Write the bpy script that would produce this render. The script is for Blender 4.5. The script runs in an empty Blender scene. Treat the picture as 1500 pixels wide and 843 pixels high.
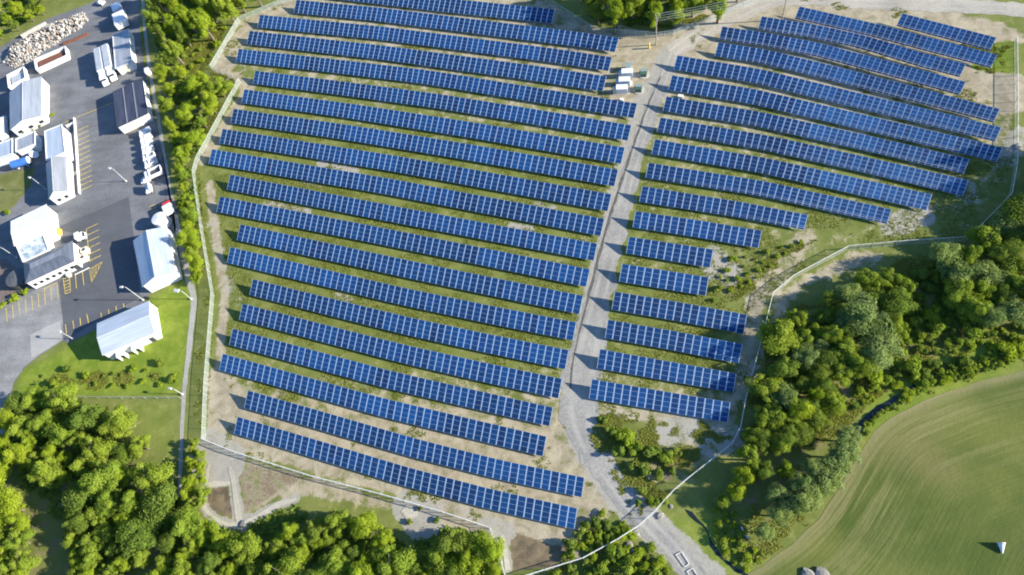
import bpy, bmesh, math, random
import numpy as np
from mathutils import Vector, Matrix
from mathutils.geometry import delaunay_2d_cdt

C = bpy.context.scene.collection
rnd = random.Random(7)
R_ = math.radians
EXPOSURE = 1.42

# ---------------------------------------------------------------- camera (a drone 176 m up, tilted about 30 degrees)
F, CX, CY, NX, NY, H = 1050.0, 750.0, 421.5, 950.0, 980.0, 176.0
def _setup():
    g = np.array([(NX-CX)/F, -(NY-CY)/F, -1.0]); g /= np.linalg.norm(g)
    z = -g; x = np.array([1.0, 0, 0]); x -= z*(x@z); x /= np.linalg.norm(x)
    return np.array([x, np.cross(z, x), z])
RM = _setup()
cam_d = bpy.data.cameras.new('camera'); cam = bpy.data.objects.new('camera', cam_d); C.objects.link(cam)
cam_d.sensor_width = 36.0; cam_d.lens = F/1500*36.0; cam_d.clip_start = 1; cam_d.clip_end = 8000
cam.matrix_world = Matrix.Translation((0, 0, H)) @ Matrix(RM.tolist()).to_4x4()
bpy.context.scene.camera = cam
def P(u, v, z=0.0):
    """ground-survey point: the place at height z seen at photo point u, v"""
    d = RM @ np.array([(u-CX)/F, -(v-CY)/F, -1.0])
    t = (z-H)/d[2]
    return (d[0]*t, d[1]*t, z)
def P2(u, v, z=0.0):
    p = P(u, v, z); return np.array(p[:2])
def proj(x, y, z=0):
    c = (np.stack([x, y, np.full_like(x, z-H)], -1)) @ RM
    return CX+F*c[..., 0]/-c[..., 2], CY-F*c[..., 1]/-c[..., 2]

# ---------------------------------------------------------------- light
SUN_EL, SUN_AZ = 21.0, -5.0          # azimuth measured in the scene from +X
sc = bpy.context.scene
w = bpy.data.worlds.new('World'); sc.world = w; w.use_nodes = True
nt = w.node_tree; bg = nt.nodes['Background']
sky = nt.nodes.new('ShaderNodeTexSky'); sky.sky_type = 'NISHITA'; sky.sun_disc = False
sky.sun_elevation = R_(SUN_EL); sky.sun_rotation = R_(90-SUN_AZ); sky.air_density = 1.0; sky.dust_density = 0.3; sky.ozone_density = 6.0
nt.links.new(sky.outputs[0], bg.inputs[0]); bg.inputs[1].default_value = 0.11
sd = bpy.data.lights.new('sun', 'SUN'); sd.energy = 5.0; sd.angle = R_(0.5); sd.color = (1.0, 0.92, 0.78)
so = bpy.data.objects.new('sun', sd); C.objects.link(so)
sv = Vector((math.cos(R_(SUN_AZ))*math.cos(R_(SUN_EL)), math.sin(R_(SUN_AZ))*math.cos(R_(SUN_EL)), math.sin(R_(SUN_EL))))
so.rotation_euler = sv.to_track_quat('Z', 'Y').to_euler(); so.location = (0, 0, 300)
vs = sc.view_settings; vs.view_transform = 'Standard'; vs.look = 'None'; vs.gamma = 1; vs.use_curve_mapping = False
vs.exposure = EXPOSURE
sc.render.engine = 'CYCLES'; sc.cycles.filter_width = 1.95          # a soft lens, as in the photograph

# ---------------------------------------------------------------- helpers
def tag(o, label=None, cat=None, group=None, kind=None):
    if label: o['label'] = label
    if cat: o['category'] = cat
    if group: o['group'] = group
    if kind: o['kind'] = kind
    return o
def empty(name, loc, rz=0.0):
    o = bpy.data.objects.new(name, None); o.location = loc; o.rotation_euler = (0, 0, rz); C.objects.link(o)
    o.empty_display_size = 0.5
    return o
class MB:
    def __init__(s): s.v = []; s.f = []; s.m = []
    def quad(s, pts, mi=0):
        n = len(s.v); s.v += [tuple(p) for p in pts]; s.f.append(tuple(range(n, n+len(pts)))); s.m.append(mi)
    def prism(s, base, z0, z1, mi=0, top=None, cap=None, bottom=True):
        """base: xy list counter-clockwise; top: other xy list for the upper ring"""
        top = top or base; n = len(base); k = len(s.v)
        s.v += [(p[0], p[1], z0) for p in base]+[(p[0], p[1], z1) for p in top]
        for i in range(n):
            j = (i+1) % n; s.f.append((k+i, k+j, k+n+j, k+n+i)); s.m.append(mi)
        s.f.append(tuple(k+n+i for i in range(n))); s.m.append(mi if cap is None else cap)
        if bottom: s.f.append(tuple(k+i for i in reversed(range(n)))); s.m.append(mi)
    def box(s, x0, x1, y0, y1, z0, z1, mi=0, cap=None):
        s.prism([(x0, y0), (x1, y0), (x1, y1), (x0, y1)], z0, z1, mi, cap=cap)
    def tube(s, a, b, r, r2=None, n=8, mi=0):
        a = Vector(a); b = Vector(b); d = (b-a).normalized(); r2 = r if r2 is None else r2
        x = d.orthogonal().normalized(); y = d.cross(x); k = len(s.v)
        for c, q in ((a, r), (b, r2)):
            for i in range(n):
                t = 2*math.pi*i/n; s.v.append(tuple(c+x*(q*math.cos(t))+y*(q*math.sin(t))))
        for i in range(n):
            j = (i+1) % n; s.f.append((k+i, k+j, k+n+j, k+n+i)); s.m.append(mi)
        s.f.append(tuple(k+i for i in reversed(range(n)))); s.m.append(mi)
        s.f.append(tuple(k+n+i for i in range(n))); s.m.append(mi)
    def mesh(s, name, mats):
        me = bpy.data.meshes.new(name); me.from_pydata(s.v, [], s.f)
        for m in (mats if isinstance(mats, (list, tuple)) else [mats]): me.materials.append(m)
        me.polygons.foreach_set('material_index', s.m); me.update(); return me
    def build(s, name, mats, parent=None, loc=None, smooth=False, fix=True):
        me = s.mesh(name, mats)
        if fix:
            bm = bmesh.new(); bm.from_mesh(me); bmesh.ops.recalc_face_normals(bm, faces=bm.faces); bm.to_mesh(me); bm.free()
        if smooth: me.polygons.foreach_set('use_smooth', [True]*len(me.polygons))
        o = bpy.data.objects.new(name, me); C.objects.link(o)
        if parent: o.parent = parent
        if loc is not None: o.location = loc
        return o
def copy_tree(o, parent=None):
    c = o.copy(); C.objects.link(c); c.parent = parent
    for ch in list(o.children): copy_tree(ch, c)
    return c

# ---------------------------------------------------------------- materials
class N:
    """tiny node-graph helper"""
    def __init__(s, name):
        s.m = bpy.data.materials.new(name); s.m.use_nodes = True; s.t = s.m.node_tree; s.t.nodes.clear()
        s.out = s.t.nodes.new('ShaderNodeOutputMaterial')
    def n(s, kind, **kw):
        x = s.t.nodes.new('ShaderNode'+kind)
        for k, v in kw.items(): setattr(x, k, v)
        return x
    def set(s, sock, v):
        if hasattr(v, 'is_output') or isinstance(v, bpy.types.NodeSocket): s.t.links.new(v, sock)
        elif isinstance(v, (tuple, list)) and len(v) == 3 and sock.type == 'RGBA': sock.default_value = (*v, 1)
        else: sock.default_value = v
    def pos(s): return s.n('NewGeometry').outputs['Position']
    def noise(s, vec, scale, detail=4, rough=.55, dist=0):
        x = s.n('TexNoise'); s.set(x.inputs['Vector'], vec); x.inputs['Scale'].default_value = scale
        x.inputs['Detail'].default_value = detail; x.inputs['Roughness'].default_value = rough; x.inputs['Distortion'].default_value = dist
        return x.outputs['Fac']
    def ramp(s, f, a, b):
        x = s.n('MapRange', interpolation_type='SMOOTHSTEP'); s.set(x.inputs[0], f)
        x.inputs[1].default_value = a; x.inputs[2].default_value = b; return x.outputs[0]
    def math(s, op, a, b=0.0, c=0.0):
        x = s.n('Math', operation=op); s.set(x.inputs[0], a); s.set(x.inputs[1], b); s.set(x.inputs[2], c); return x.outputs[0]
    def mix(s, f, a, b):
        x = s.n('Mix', data_type='RGBA'); s.set(x.inputs[0], f); s.set(x.inputs[6], a); s.set(x.inputs[7], b); return x.outputs[2]
    def scalev(s, vec, sx, sy, sz=1.0):
        x = s.n('VectorMath', operation='MULTIPLY'); s.set(x.inputs[0], vec); x.inputs[1].default_value = (sx, sy, sz); return x.outputs[0]
    def attr(s, name): return s.n('Attribute', attribute_name=name)
    def bump(s, h, strength=.4, dist=.1):
        x = s.n('Bump'); x.inputs['Strength'].default_value = strength; x.inputs['Distance'].default_value = dist; s.set(x.inputs['Height'], h); return x.outputs[0]
    def pbr(s, col, rough=.8, spec=.3, metal=0.0, normal=None):
        b = s.n('BsdfPrincipled'); s.set(b.inputs['Base Color'], col); s.set(b.inputs['Roughness'], rough)
        b.inputs['Specular IOR Level'].default_value = spec; b.inputs['Metallic'].default_value = metal
        if normal is not None: s.set(b.inputs['Normal'], normal)
        s.t.links.new(b.outputs[0], s.out.inputs[0]); return s.m
    def vary(s, col, amt=.25, scale=.6, scale2=6.0):
        """a colour with soft dirt and wear"""
        p = s.pos(); n1 = s.noise(p, scale, 5); n2 = s.noise(p, scale2, 3)
        k = s.math('ADD', s.math('MULTIPLY', n1, .7), s.math('MULTIPLY', n2, .3))
        lo = tuple(c*(1-amt) for c in col); hi = tuple(min(.92, c*(1+amt)) for c in col)
        return s.mix(s.ramp(k, .32, .68), lo, hi)
def simple(name, col, rough=.7, spec=.3, metal=0.0, amt=.15, scale=.5):
    g = N(name); return g.pbr(g.vary(col, amt, scale), rough, spec, metal)

M = {}
M['white_wall'] = simple('white wall paint', (.62, .615, .59), .7, .25, amt=.14)
M['white_paint'] = simple('white vehicle paint', (.62, .635, .65), .35, .5, amt=.08)
M['cream'] = simple('cream paint', (.68, .62, .48), .6)
M['grey_metal'] = simple('galvanised metal', (.46, .48, .49), .45, .5, .3)
M['fence_metal'] = simple('fence metal', (.44, .48, .46), .45, .5, .2)
M['dark_metal'] = simple('dark metal', (.05, .055, .06), .5, .4)
M['tyre'] = simple('rubber', (.02, .02, .02), .85)
M['glass'] = simple('dark glass', (.02, .03, .04), .08, .6)
M['red'] = simple('red paint', (.55, .03, .03), .4, .5)
M['blue'] = simple('blue paint', (.05, .16, .45), .5, .4)
M['green_box'] = simple('dark green enamel', (.05, .11, .075), .5, .4)
M['grey_green'] = simple('grey green enamel', (.20, .26, .24), .5, .4)
M['yellow'] = simple('yellow paint', (.70, .50, .05), .6)
M['orange'] = simple('orange paint', (.75, .36, .05), .5)
M['rust'] = simple('rusty steel', (.17, .07, .045), .85, amt=.5, scale=2)
M['concrete'] = simple('concrete', (.42, .40, .36), .9, amt=.2)
M['mulch'] = simple('bark mulch', (.15, .115, .10), .95, amt=.4, scale=2)
M['rut'] = simple('dark rut', (.10, .096, .086), .95, amt=.35, scale=1)  # flat strip colour, darker than the gravel beside it
M['boulder'] = simple('pale boulder', (.22, .21, .185), .9, amt=.4, scale=1.5)
M['wood'] = simple('weathered pole wood', (.28, .24, .19), .9, amt=.25)
M['pole'] = simple('pale lamp pole', (.42, .43, .43), .5, .4)
M['bark'] = simple('bark', (.13, .105, .08), .9, amt=.3, scale=3)
M['water'] = simple('dark water', (.012, .018, .02), .08, .5)
M['membrane'] = simple('white roof membrane', (.66, .66, .64), .7, amt=.08)
def roof_mat(name, col, ang, amt=.12, rough=.45, seam=1.0):
    """standing-seam metal roof: fine ribs running down the slope"""
    g = N(name); p = g.pos()
    wv = g.n('TexWave', wave_type='BANDS', bands_direction='X', wave_profile='SAW')
    mp = g.n('Mapping'); g.set(mp.inputs[0], p); mp.inputs['Rotation'].default_value = (0, 0, -ang)
    g.t.links.new(mp.outputs[0], wv.inputs[0]); wv.inputs['Scale'].default_value = .32; wv.inputs['Distortion'].default_value = 0
    h = g.ramp(wv.outputs['Fac'], .86, .98)
    n1 = g.noise(g.scalev(mp.outputs[0], 1.4, .12), .8, 4)
    c0 = g.mix(g.ramp(n1, .3, .7), tuple(c*(1-amt) for c in col), tuple(min(.9, c*(1+amt)) for c in col))
    c1 = g.mix(g.math('MULTIPLY', h, .16*seam), c0, tuple(c*.55 for c in col))
    return g.pbr(c1, rough, .4, .0, g.bump(h, .2*seam, .04))
M['scrap'] = None
g = N('mottled translucent roofing'); p = g.pos(); k = g.noise(p, .55, 6, .65)
M['mottled'] = g.pbr(g.mix(g.ramp(k, .35, .65), (.20, .27, .31), (.62, .66, .66)), .6)

# asphalt, gravel and so on
def asphalt(name, col, amt=.26, patch=.08):
    g = N(name); p = g.pos()
    n1 = g.noise(p, .06, 5, .6); n2 = g.noise(p, 1.3, 5, .65); n3 = g.noise(g.scalev(p, .25, 1.0), .35, 4)
    k = g.math('ADD', g.math('MULTIPLY', n1, .5), g.math('ADD', g.math('MULTIPLY', n2, .25), g.math('MULTIPLY', n3, .25)))
    lo = tuple(c*(1-amt) for c in col); hi = tuple(c*(1+amt) for c in col)
    c = g.mix(g.ramp(k, .38, .62), lo, hi)
    cr = g.n('TexVoronoi', feature='DISTANCE_TO_EDGE'); g.set(cr.inputs['Vector'], p); cr.inputs['Scale'].default_value = .11
    crack = g.math('SUBTRACT', 1.0, g.ramp(cr.outputs[0], .0, .012))
    c = g.mix(g.math('MULTIPLY', crack, .35), c, tuple(x*.5 for x in col))
    return g.pbr(c, .9, .25, 0, g.bump(n2, .25, .05))
M['asphalt'] = asphalt('worn asphalt', (.142, .146, .152))
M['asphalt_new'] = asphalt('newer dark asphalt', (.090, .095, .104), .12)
M['asphalt_pale'] = asphalt('bleached asphalt', (.220, .218, .212))
M['apron'] = asphalt('concrete apron', (.32, .315, .295), .12)
M['marking'] = simple('faded yellow road paint', (.62, .46, .09), .8, amt=.35, scale=1.5)
M['white_mark'] = simple('white road paint', (.70, .70, .68), .7)
def gravel(name, lo, hi, track=None, sandy=None):
    g = N(name); p = g.pos()
    n1 = g.noise(p, .09, 5, .6); n2 = g.noise(p, 1.1, 6, .7); vo = g.n('TexVoronoi'); g.set(vo.inputs['Vector'], p); vo.inputs['Scale'].default_value = 2.6
    k = g.math('ADD', g.math('MULTIPLY', n1, .5), g.math('ADD', g.math('MULTIPLY', n2, .35), g.math('MULTIPLY', vo.outputs['Distance'], .2)))
    c = g.mix(g.ramp(k, .35, .72), lo, hi)
    if sandy:                                 # the far half of this road is surfaced with sandy fill
        yy = g.n('SeparateXYZ'); g.set(yy.inputs[0], p); f = g.ramp(g.math('ADD', yy.outputs[1], g.math('MULTIPLY', n1, 40.0)), 165, 215)
        c = g.mix(f, c, g.mix(g.ramp(k, .35, .72), *sandy))
    a = g.attr('across')                      # -1 .. 1 across the road: two worn wheel tracks
    t = g.math('ABSOLUTE', g.math('SUBTRACT', g.math('ABSOLUTE', a.outputs['Fac']), .42))
    wear = g.math('MULTIPLY', g.math('SUBTRACT', 1.0, g.ramp(t, .05, .24)), g.ramp(g.noise(p, .05, 3), .35, .6))
    c = g.mix(g.math('MULTIPLY', wear, .5), c, track or hi)
    return g.pbr(c, .95, .2, 0, g.bump(k, .5, .08))
M['gravel'] = gravel('gravel road', (.190, .184, .168), (.335, .322, .285), (.385, .365, .32), ((.27, .245, .20), (.42, .385, .315)))
M['dirt'] = gravel('dirt road', (.27, .245, .20), (.42, .38, .31), (.48, .44, .37))
M['path'] = gravel('pale footpath', (.22, .215, .19), (.36, .35, .31))

M['sandy'] = gravel('sandy path', (.30, .275, .215), (.47, .44, .36))
# the ground: grass, soil, gravel and dark mud laid out by a survey attribute
g = N('ground'); p = g.pos(); A = g.attr('zones'); sep = g.n('SeparateColor'); g.t.links.new(A.outputs['Color'], sep.inputs[0])
lush = g.attr('lush').outputs['Fac']
nA = g.noise(p, .035, 5, .6); nB = g.noise(p, .28, 6, .65, .4); nC = g.noise(p, 1.7, 5, .7); nD = g.noise(p, .11, 5, .6, .6)
gr = g.mix(g.ramp(nD, .35, .65), (.110, .125, .036), (.168, .172, .058))
gr = g.mix(g.ramp(nB, .5, .75), gr, (.215, .205, .085))
gr = g.mix(lush, gr, g.mix(g.ramp(nB, .35, .7), (.125, .185, .016), (.205, .250, .034)))
gr = g.mix(g.math('MULTIPLY', g.ramp(nC, .5, .8), .5), gr, (.035, .06, .012))
so_ = g.mix(g.ramp(nB, .3, .7), (.245, .210, .140), (.395, .345, .240)); so_ = g.mix(g.math('MULTIPLY', g.ramp(nC, .48, .75), .6), so_, (.14, .12, .075))
gv = g.mix(g.ramp(g.math('ADD', g.math('MULTIPLY', nC, .4), g.math('MULTIPLY', nB, .6)), .3, .7), (.235, .222, .185), (.36, .342, .285)); gv = g.mix(g.math('MULTIPLY', g.ramp(nB, .5, .8), .5), gv, (.20, .19, .16))
mu = g.mix(g.ramp(nB, .3, .7), (.085, .068, .045), (.20, .155, .095))
def zone(ch, other):
    return g.ramp(g.math('ADD', ch, g.math('ADD', g.math('MULTIPLY', g.math('SUBTRACT', nB, .5), 1.1), g.math('MULTIPLY', g.math('SUBTRACT', nC, .5), .7))), .38, .62)
c = g.mix(zone(sep.outputs[0], 0), gr, so_); c = g.mix(zone(sep.outputs[2], 0), c, mu); c = g.mix(zone(sep.outputs[1], 0), c, gv)
M['ground'] = g.pbr(c, .95, .15, 0, g.bump(g.math('ADD', nC, g.math('MULTIPLY', nB, .6)), .4, .18))

# mown field: bands that follow the field's edge
g = N('mown field'); p = g.pos(); fc = g.attr('fieldcoord'); sx = g.n('SeparateXYZ'); g.t.links.new(fc.outputs['Vector'], sx.inputs[0])
along, dist = sx.outputs[0], sx.outputs[1]
cb = g.n('CombineXYZ'); g.set(cb.inputs[0], g.math('MULTIPLY', along, .010)); g.set(cb.inputs[1], g.math('MULTIPLY', dist, .62))
st = g.noise(cb.outputs[0], 1.0, 4, .6, .12); st2 = g.noise(cb.outputs[0], 3.0, 3, .6)
n1 = g.noise(p, .03, 5, .6, .5); n2 = g.noise(p, .9, 5, .7)
base = g.mix(g.ramp(n1, .35, .65), (.062, .090, .018), (.128, .142, .034))
base = g.mix(g.math('MULTIPLY', g.ramp(g.noise(p, .017, 3), .5, .7), .6), base, (.190, .160, .065))
edge = g.math('SUBTRACT', 1.0, g.ramp(dist, 5.0, 24.0))
hay = g.ramp(g.math('ADD', st, g.math('MULTIPLY', g.math('SUBTRACT', st2, .5), .5)), .44, .62)
base = g.mix(g.math('MULTIPLY', g.math('MULTIPLY', hay, g.math('MULTIPLY', edge, g.ramp(g.noise(p, .045, 4),   .25, .6))), .55), base, (.235, .215, .095))
base = g.mix(g.math('MULTIPLY', g.math('MULTIPLY', g.ramp(st, .56, .72), g.ramp(n1, .4, .6)), .20), base, (.165, .165, .070))
base = g.mix(g.math('MULTIPLY', g.ramp(n2, .5, .8), .35), base, (.042, .065, .015))
base = g.mix(g.math('MULTIPLY', g.math('SUBTRACT', 1.0, g.ramp(dist, .5, 3.0)), .6), base, (.23, .21, .10))
M['field'] = g.pbr(base, .95, .15, 0, g.bump(g.math('ADD', n2, st2), .5, .15))

# leaves
def leaf(name, col, col2, trans=.38):
    g = N(name); p = g.pos(); oi = g.n('ObjectInfo').outputs['Random']
    la = g.attr('leafvar').outputs['Fac']
    k = g.math('ADD', g.math('MULTIPLY', g.noise(p, .45, 3), .5), g.math('MULTIPLY', la, .5))
    c = g.mix(g.ramp(k, .25, .75), col, col2)
    c = g.mix(g.math('MULTIPLY', g.ramp(oi, .0, 1.0), .35), c, tuple(x*s for x, s in zip(col2, (1.15, 1.0, .8))))
    d = g.n('BsdfDiffuse'); g.set(d.inputs[0], c); t = g.n('BsdfTranslucent')
    hs = g.mix(.5, c, tuple(x*s for x, s in zip(col2, (1.5, 1.4, .6)))); g.set(t.inputs[0], hs)
    ms = g.n('MixShader'); ms.inputs[0].default_value = trans
    g.t.links.new(d.outputs[0], ms.inputs[1]); g.t.links.new(t.outputs[0], ms.inputs[2]); g.t.links.new(ms.outputs[0], g.out.inputs[0]); return g.m
M['leaf_yellow'] = leaf('yellow green leaves', (.165, .240, .020), (.275, .355, .034))
M['leaf_fresh'] = leaf('fresh green leaves', (.135, .210, .024), (.240, .315, .044))
M['leaf_mid'] = leaf('mid green leaves', (.098, .160, .026), (.185, .250, .046))
M['leaf_grey'] = leaf('grey green leaves', (.140, .205, .062), (.250, .325, .115))
M['blades'] = leaf('grass blades', (.150, .185, .034), (.265, .285, .068), .45)
M['leaf_red'] = leaf('reddish leaves', (.10, .045, .02), (.17, .08, .035))

# solar glass and frames
g = N('solar glass'); p = g.pos(); oi = g.n('ObjectInfo').outputs['Random']
mod = g.attr('module').outputs['Fac']
hv = g.n('TexWhiteNoise', noise_dimensions='2D'); cbv = g.n('CombineXYZ'); g.set(cbv.inputs[0], oi); g.set(cbv.inputs[1], mod); g.t.links.new(cbv.outputs[0], hv.inputs['Vector'])
c = g.mix(hv.outputs['Value'], (.002, .024, .086), (.004, .038, .132)); c = g.mix(g.math('MULTIPLY', oi, .75), c, (.003, .058, .185))
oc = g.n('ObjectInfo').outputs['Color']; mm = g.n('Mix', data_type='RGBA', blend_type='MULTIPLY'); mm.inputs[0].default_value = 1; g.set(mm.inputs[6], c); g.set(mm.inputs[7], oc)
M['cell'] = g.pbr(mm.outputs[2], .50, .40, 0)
M['alu'] = simple('aluminium frame', (.40, .50, .62), .45, .4, .2, amt=.05)

exec_sections = True
# ---------------------------------------------------------------- ground sheet with zones surveyed from the photograph
def pip(x, y, poly):
    ins = np.zeros(x.shape, bool); n = len(poly)
    for i in range(n):
        x0, y0 = poly[i]; x1, y1 = poly[(i+1) % n]
        c = ((y0 > y) != (y1 > y)); 
        with np.errstate(divide='ignore', invalid='ignore'): c &= x < (x1-x0)*(y-y0)/(y1-y0+1e-12)+x0
        ins ^= c
    return ins
def segdist(x, y, pts, closed=False):
    d = np.full(x.shape, 1e9); n = len(pts)
    for i in range(n if closed else n-1):
        x0, y0 = pts[i]; x1, y1 = pts[(i+1) % n]; dx, dy = x1-x0, y1-y0; L = dx*dx+dy*dy+1e-12
        t = np.clip(((x-x0)*dx+(y-y0)*dy)/L, 0, 1); d = np.minimum(d, np.hypot(x-x0-t*dx, y-y0-t*dy))
    return d
def sstep(a, b, x):
    t = np.clip((x-a)/(b-a), 0, 1); return t*t*(3-2*t)
W = lambda pts: [tuple(P2(*q)) for q in pts]       # photo points -> ground
ARRAY = [(455,-12),(415,2),(352,27),(310,97),(352,117),(290,232),(285,250),(296,330),(313,430),(303,560),(300,640),(345,662),(460,697),(560,722),(650,749),(718,771),(765,790),(850,790),(905,750),(860,640),(870,610),(1068,640),(1083,610),(1092,570),(1128,430),(1160,405),(1240,362),(1415,345),(1484,240),(1484,40),(1330,5),(1180,-5),(1060,15),(985,60),(900,50),(850,30),(805,3),(775,-12)]
xs = np.concatenate([np.array([-4000,-2500,-1500,-900,-600,-450,-360]), np.arange(-300, 151, .85), np.array([200,300,500,900,1600,2600,4000])])
ys = np.concatenate([np.array([-4000,-2500,-1500,-800,-400,-200,-90,-40]), np.arange(-10, 286, .85), np.array([330,400,550,800,1400,2400,4000])])
GX, GY = np.meshgrid(xs, ys); gx, gy = GX.ravel(), GY.ravel()
gu, gv_ = proj(gx, gy); back = ((np.stack([gx, gy, np.full_like(gx, -H)], -1)) @ RM)[:, 2] > -1
gu[back] = 1e5
soil = np.zeros_like(gx); grav = np.zeros_like(gx); mud = np.zeros_like(gx); lushv = np.full_like(gx, .25)
def poly_w(pts, soft=1.5):
    q = W(pts); d = segdist(gx, gy, q, True); ins = pip(gx, gy, q); return sstep(-soft, soft, np.where(ins, d, -d))
def stroke_w(pts, r, soft=.8):
    return 1-sstep(r-soft, r+soft, segdist(gx, gy, W(pts)))
def blob(u, v, r, soft=None):
    x, y = P2(u, v); return 1-sstep(0.3*r, r*1.1, np.hypot(gx-x, gy-y))
inA = poly_w(ARRAY, 1.0)
sv_ = np.interp(gv_, [0, 60, 150, 210, 260, 420, 520, 570, 620, 780], [.60, .55, .43, .33, .24, .22, .28, .46, .64, .68])
sv_ = sv_ + .12*np.clip((gu-600)/400, -0.6, 1)*(gv_ < 420)
soil = np.maximum(soil, inA*sv_)
for pts, r, wgt in [([(330,95),(345,60),(400,20),(440,-5)],5,.85), ([(340,112),(366,128),(330,185),(300,235)],3.0,.75), ([(308,270),(313,320),(320,370),(330,430),(324,500),(318,600),(322,650)],1.7,.85),
                    ([(318,560),(345,600),(330,640)],5,.85), ([(900,60),(960,75)],7,.95), ([(985,75),(1050,40),(1120,10),(1180,-5)],9,.95), ([(1030,60),(1080,35)],8,.9), ([(960,110),(900,160)],5,.85), ([(1100,30),(1150,15)],6,.9),
                    ([(1420,110),(1475,135)],8,.95), ([(1400,30),(1460,45),(1484,55)],4,.7), ([(1300,12),(1400,28)],3,.7), ([(860,150),(920,145)],3,.8), ([(350,600),(830,735)],2.2,.75), ([(560,600),(800,660)],2.0,.75), ([(600,745),(740,775),(830,800)],4,.7),
                    ([(1110,420),(1098,500),(1088,580)],3,.7), ([(1060,640),(960,690)],4,.6), ([(1180,345),(1130,420)],4,.55), ([(870,490),(840,600)],3,.6)]:
    soil = np.maximum(soil, stroke_w(pts, r, 2.0)*wgt)
soil = np.maximum(soil, poly_w([(1135,435),(1165,410),(1245,368),(1290,362),(1300,385),(1240,400),(1180,425),(1135,480),(1110,560),(1100,560),(1118,490)], 3)*.72)
soil = np.maximum(soil, poly_w([(1045,370),(1110,385),(1180,345),(1240,355),(1150,405),(1125,430),(1105,440),(1095,455),(1050,440)], 3)*.42)
soil = np.maximum(soil, poly_w([(1440,20),(1484,50),(1484,62),(1400,40)], 3)*.8)
soil = np.maximum(soil, poly_w([(1412,112),(1484,118),(1484,150),(1462,152)], 2)*.95)
soil *= 1-.9*poly_w([(1428,66),(1484,62),(1484,110),(1424,103)], 1.5)
soil *= np.where(gu < 1e4, 1, 0)
for pts, r, wgt in [([(985,75),(945,150),(918,250),(893,350),(868,450),(845,550),(850,640),(905,725),(960,775),(1040,850)],4.0,.8),
                    ([(308,642),(325,657),(322,690)],3.4,.6), ([(345,648),(400,668)],2,.35), ([(640,738),(720,764)],2.0,.5), ([(705,764),(745,778)],2.5,.6), ([(1045,380),(1062,400)],5,.6), ([(470,240),(520,250)],2.0,.7), ([(390,300),(450,312)],1.8,.75), ([(440,265),(470,272)],1.5,.6),
                    ([(440,408),(470,412)],1.5,.6), ([(492,432),(512,440)],1.5,.6), ([(750,330),(780,337)],1.6,.65), ([(785,297),(810,305)],1.6,.55), ([(1310,330),(1350,315)],4,.7), ([(975,640),(1010,620)],4,.65), ([(1040,650),(1075,640)],4,.55), ([(1470,230),(1500,200)],4,.6), ([(1390,270),(1420,285)],4,.5),
                    ([(310,330),(335,425),(345,440)],3,.45), ([(560,590),(640,615)],2,.4)]:
    grav = np.maximum(grav, stroke_w(pts, r, 1.5)*wgt)
# the settling basins: muddy beds with pale stone edges
mud = np.maximum(mud, poly_w([(303,712),(335,711),(343,758),(318,752),(302,742)])*.95)
mud = np.maximum(mud, poly_w([(345,672),(400,682),(470,698),(420,716),(385,742),(356,758),(348,720)])*.50)
soil = np.maximum(soil, poly_w([(345,668),(470,698),(600,738),(585,752),(520,742),(440,728),(400,738),(356,762)])*.62)
mud = np.maximum(mud, poly_w([(745,775),(800,795),(838,800),(810,835),(750,838)])*.8)
grav = np.maximum(grav, blob(622, 762, 6)*.0)
grav = np.maximum(grav, poly_w([(0,95),(14,70),(34,56),(70,36),(122,14),(134,32),(110,52),(70,76),(30,104)], 2)*.8)
for pts, r, wgt in [([(303,690),(297,742),(316,762),(345,772)],1.2,1), ([(305,709),(336,707)],1.0,1), ([(338,685),(345,730),(352,770)],1.5,1), ([(345,772),(365,766)],2.4,1), ([(365,765),(395,745),(432,732)],1.4,.85), ([(596,742),(612,752)],4.0,.85),
                    ([(598,772),(612,783),(630,783),(640,770),(634,748)],1.5,.9), ([(735,783),(742,830)],1.5,.8), ([(306,670),(330,680)],6,.8)]:
    grav = np.maximum(grav, stroke_w(pts, r, .7)*wgt)
mud = np.maximum(mud, (1-sstep(2.2, 3.2, np.hypot(gx-P2(622,764)[0], gy-P2(622,764)[1])))*.55)
# dark wheel rut beside the gravel road
mud = np.maximum(mud, stroke_w([(972,115),(948,165),(915,255),(893,320),(878,375),(860,440),(846,490),(836,545)], .35, .5)*.9)
# woodland floor and rough banks
for pts in ([(-20,600),(120,590),(235,690),(260,730),(330,778),(430,745),(600,800),(735,800),(745,860),(-20,860)], [(1120,480),(1240,420),(1420,350),(1520,280),(1520,470),(1310,560),(1120,790),(1060,720)], [(215,-20),(330,-20),(250,110),(290,400),(270,400),(225,150)], [(850,-20),(1080,-20),(970,30),(860,28)]):
    mud = np.maximum(mud, poly_w(pts, 4)*.42)
mud = np.maximum(mud, poly_w([(930,660),(1060,640),(1080,650),(985,715),(960,700)], 4)*.62)
grav = np.maximum(grav, poly_w([(985,690),(1060,648),(1082,640),(1078,660),(1010,712),(985,735),(975,715)], 3)*.42)
grav = np.maximum(grav, poly_w([(1440,200),(1500,180),(1520,280),(1450,320),(1350,330)], 6)*.35)
grav = np.maximum(grav, poly_w([(1150,425),(1240,375),(1285,372),(1230,405),(1165,440),(1130,500)], 3)*.42)
lushv = np.maximum(lushv, poly_w([(30,545),(110,500),(270,410),(285,430),(270,560),(262,580),(20,585)], 2)*.95)
lushv = np.maximum(lushv, poly_w([(160,585),(262,585),(258,690),(215,650)], 3)*.45)
lushv = np.maximum(lushv, poly_w([(1400,60),(1484,60),(1484,115),(1420,105)], 2)*.95)
lushv = np.maximum(lushv, poly_w([(225,0),(330,30),(300,100),(250,110)], 4)*.8)
lushv = np.maximum(lushv, poly_w([(965,755),(1060,740),(1110,843),(1050,850)], 3)*.7)
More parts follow.
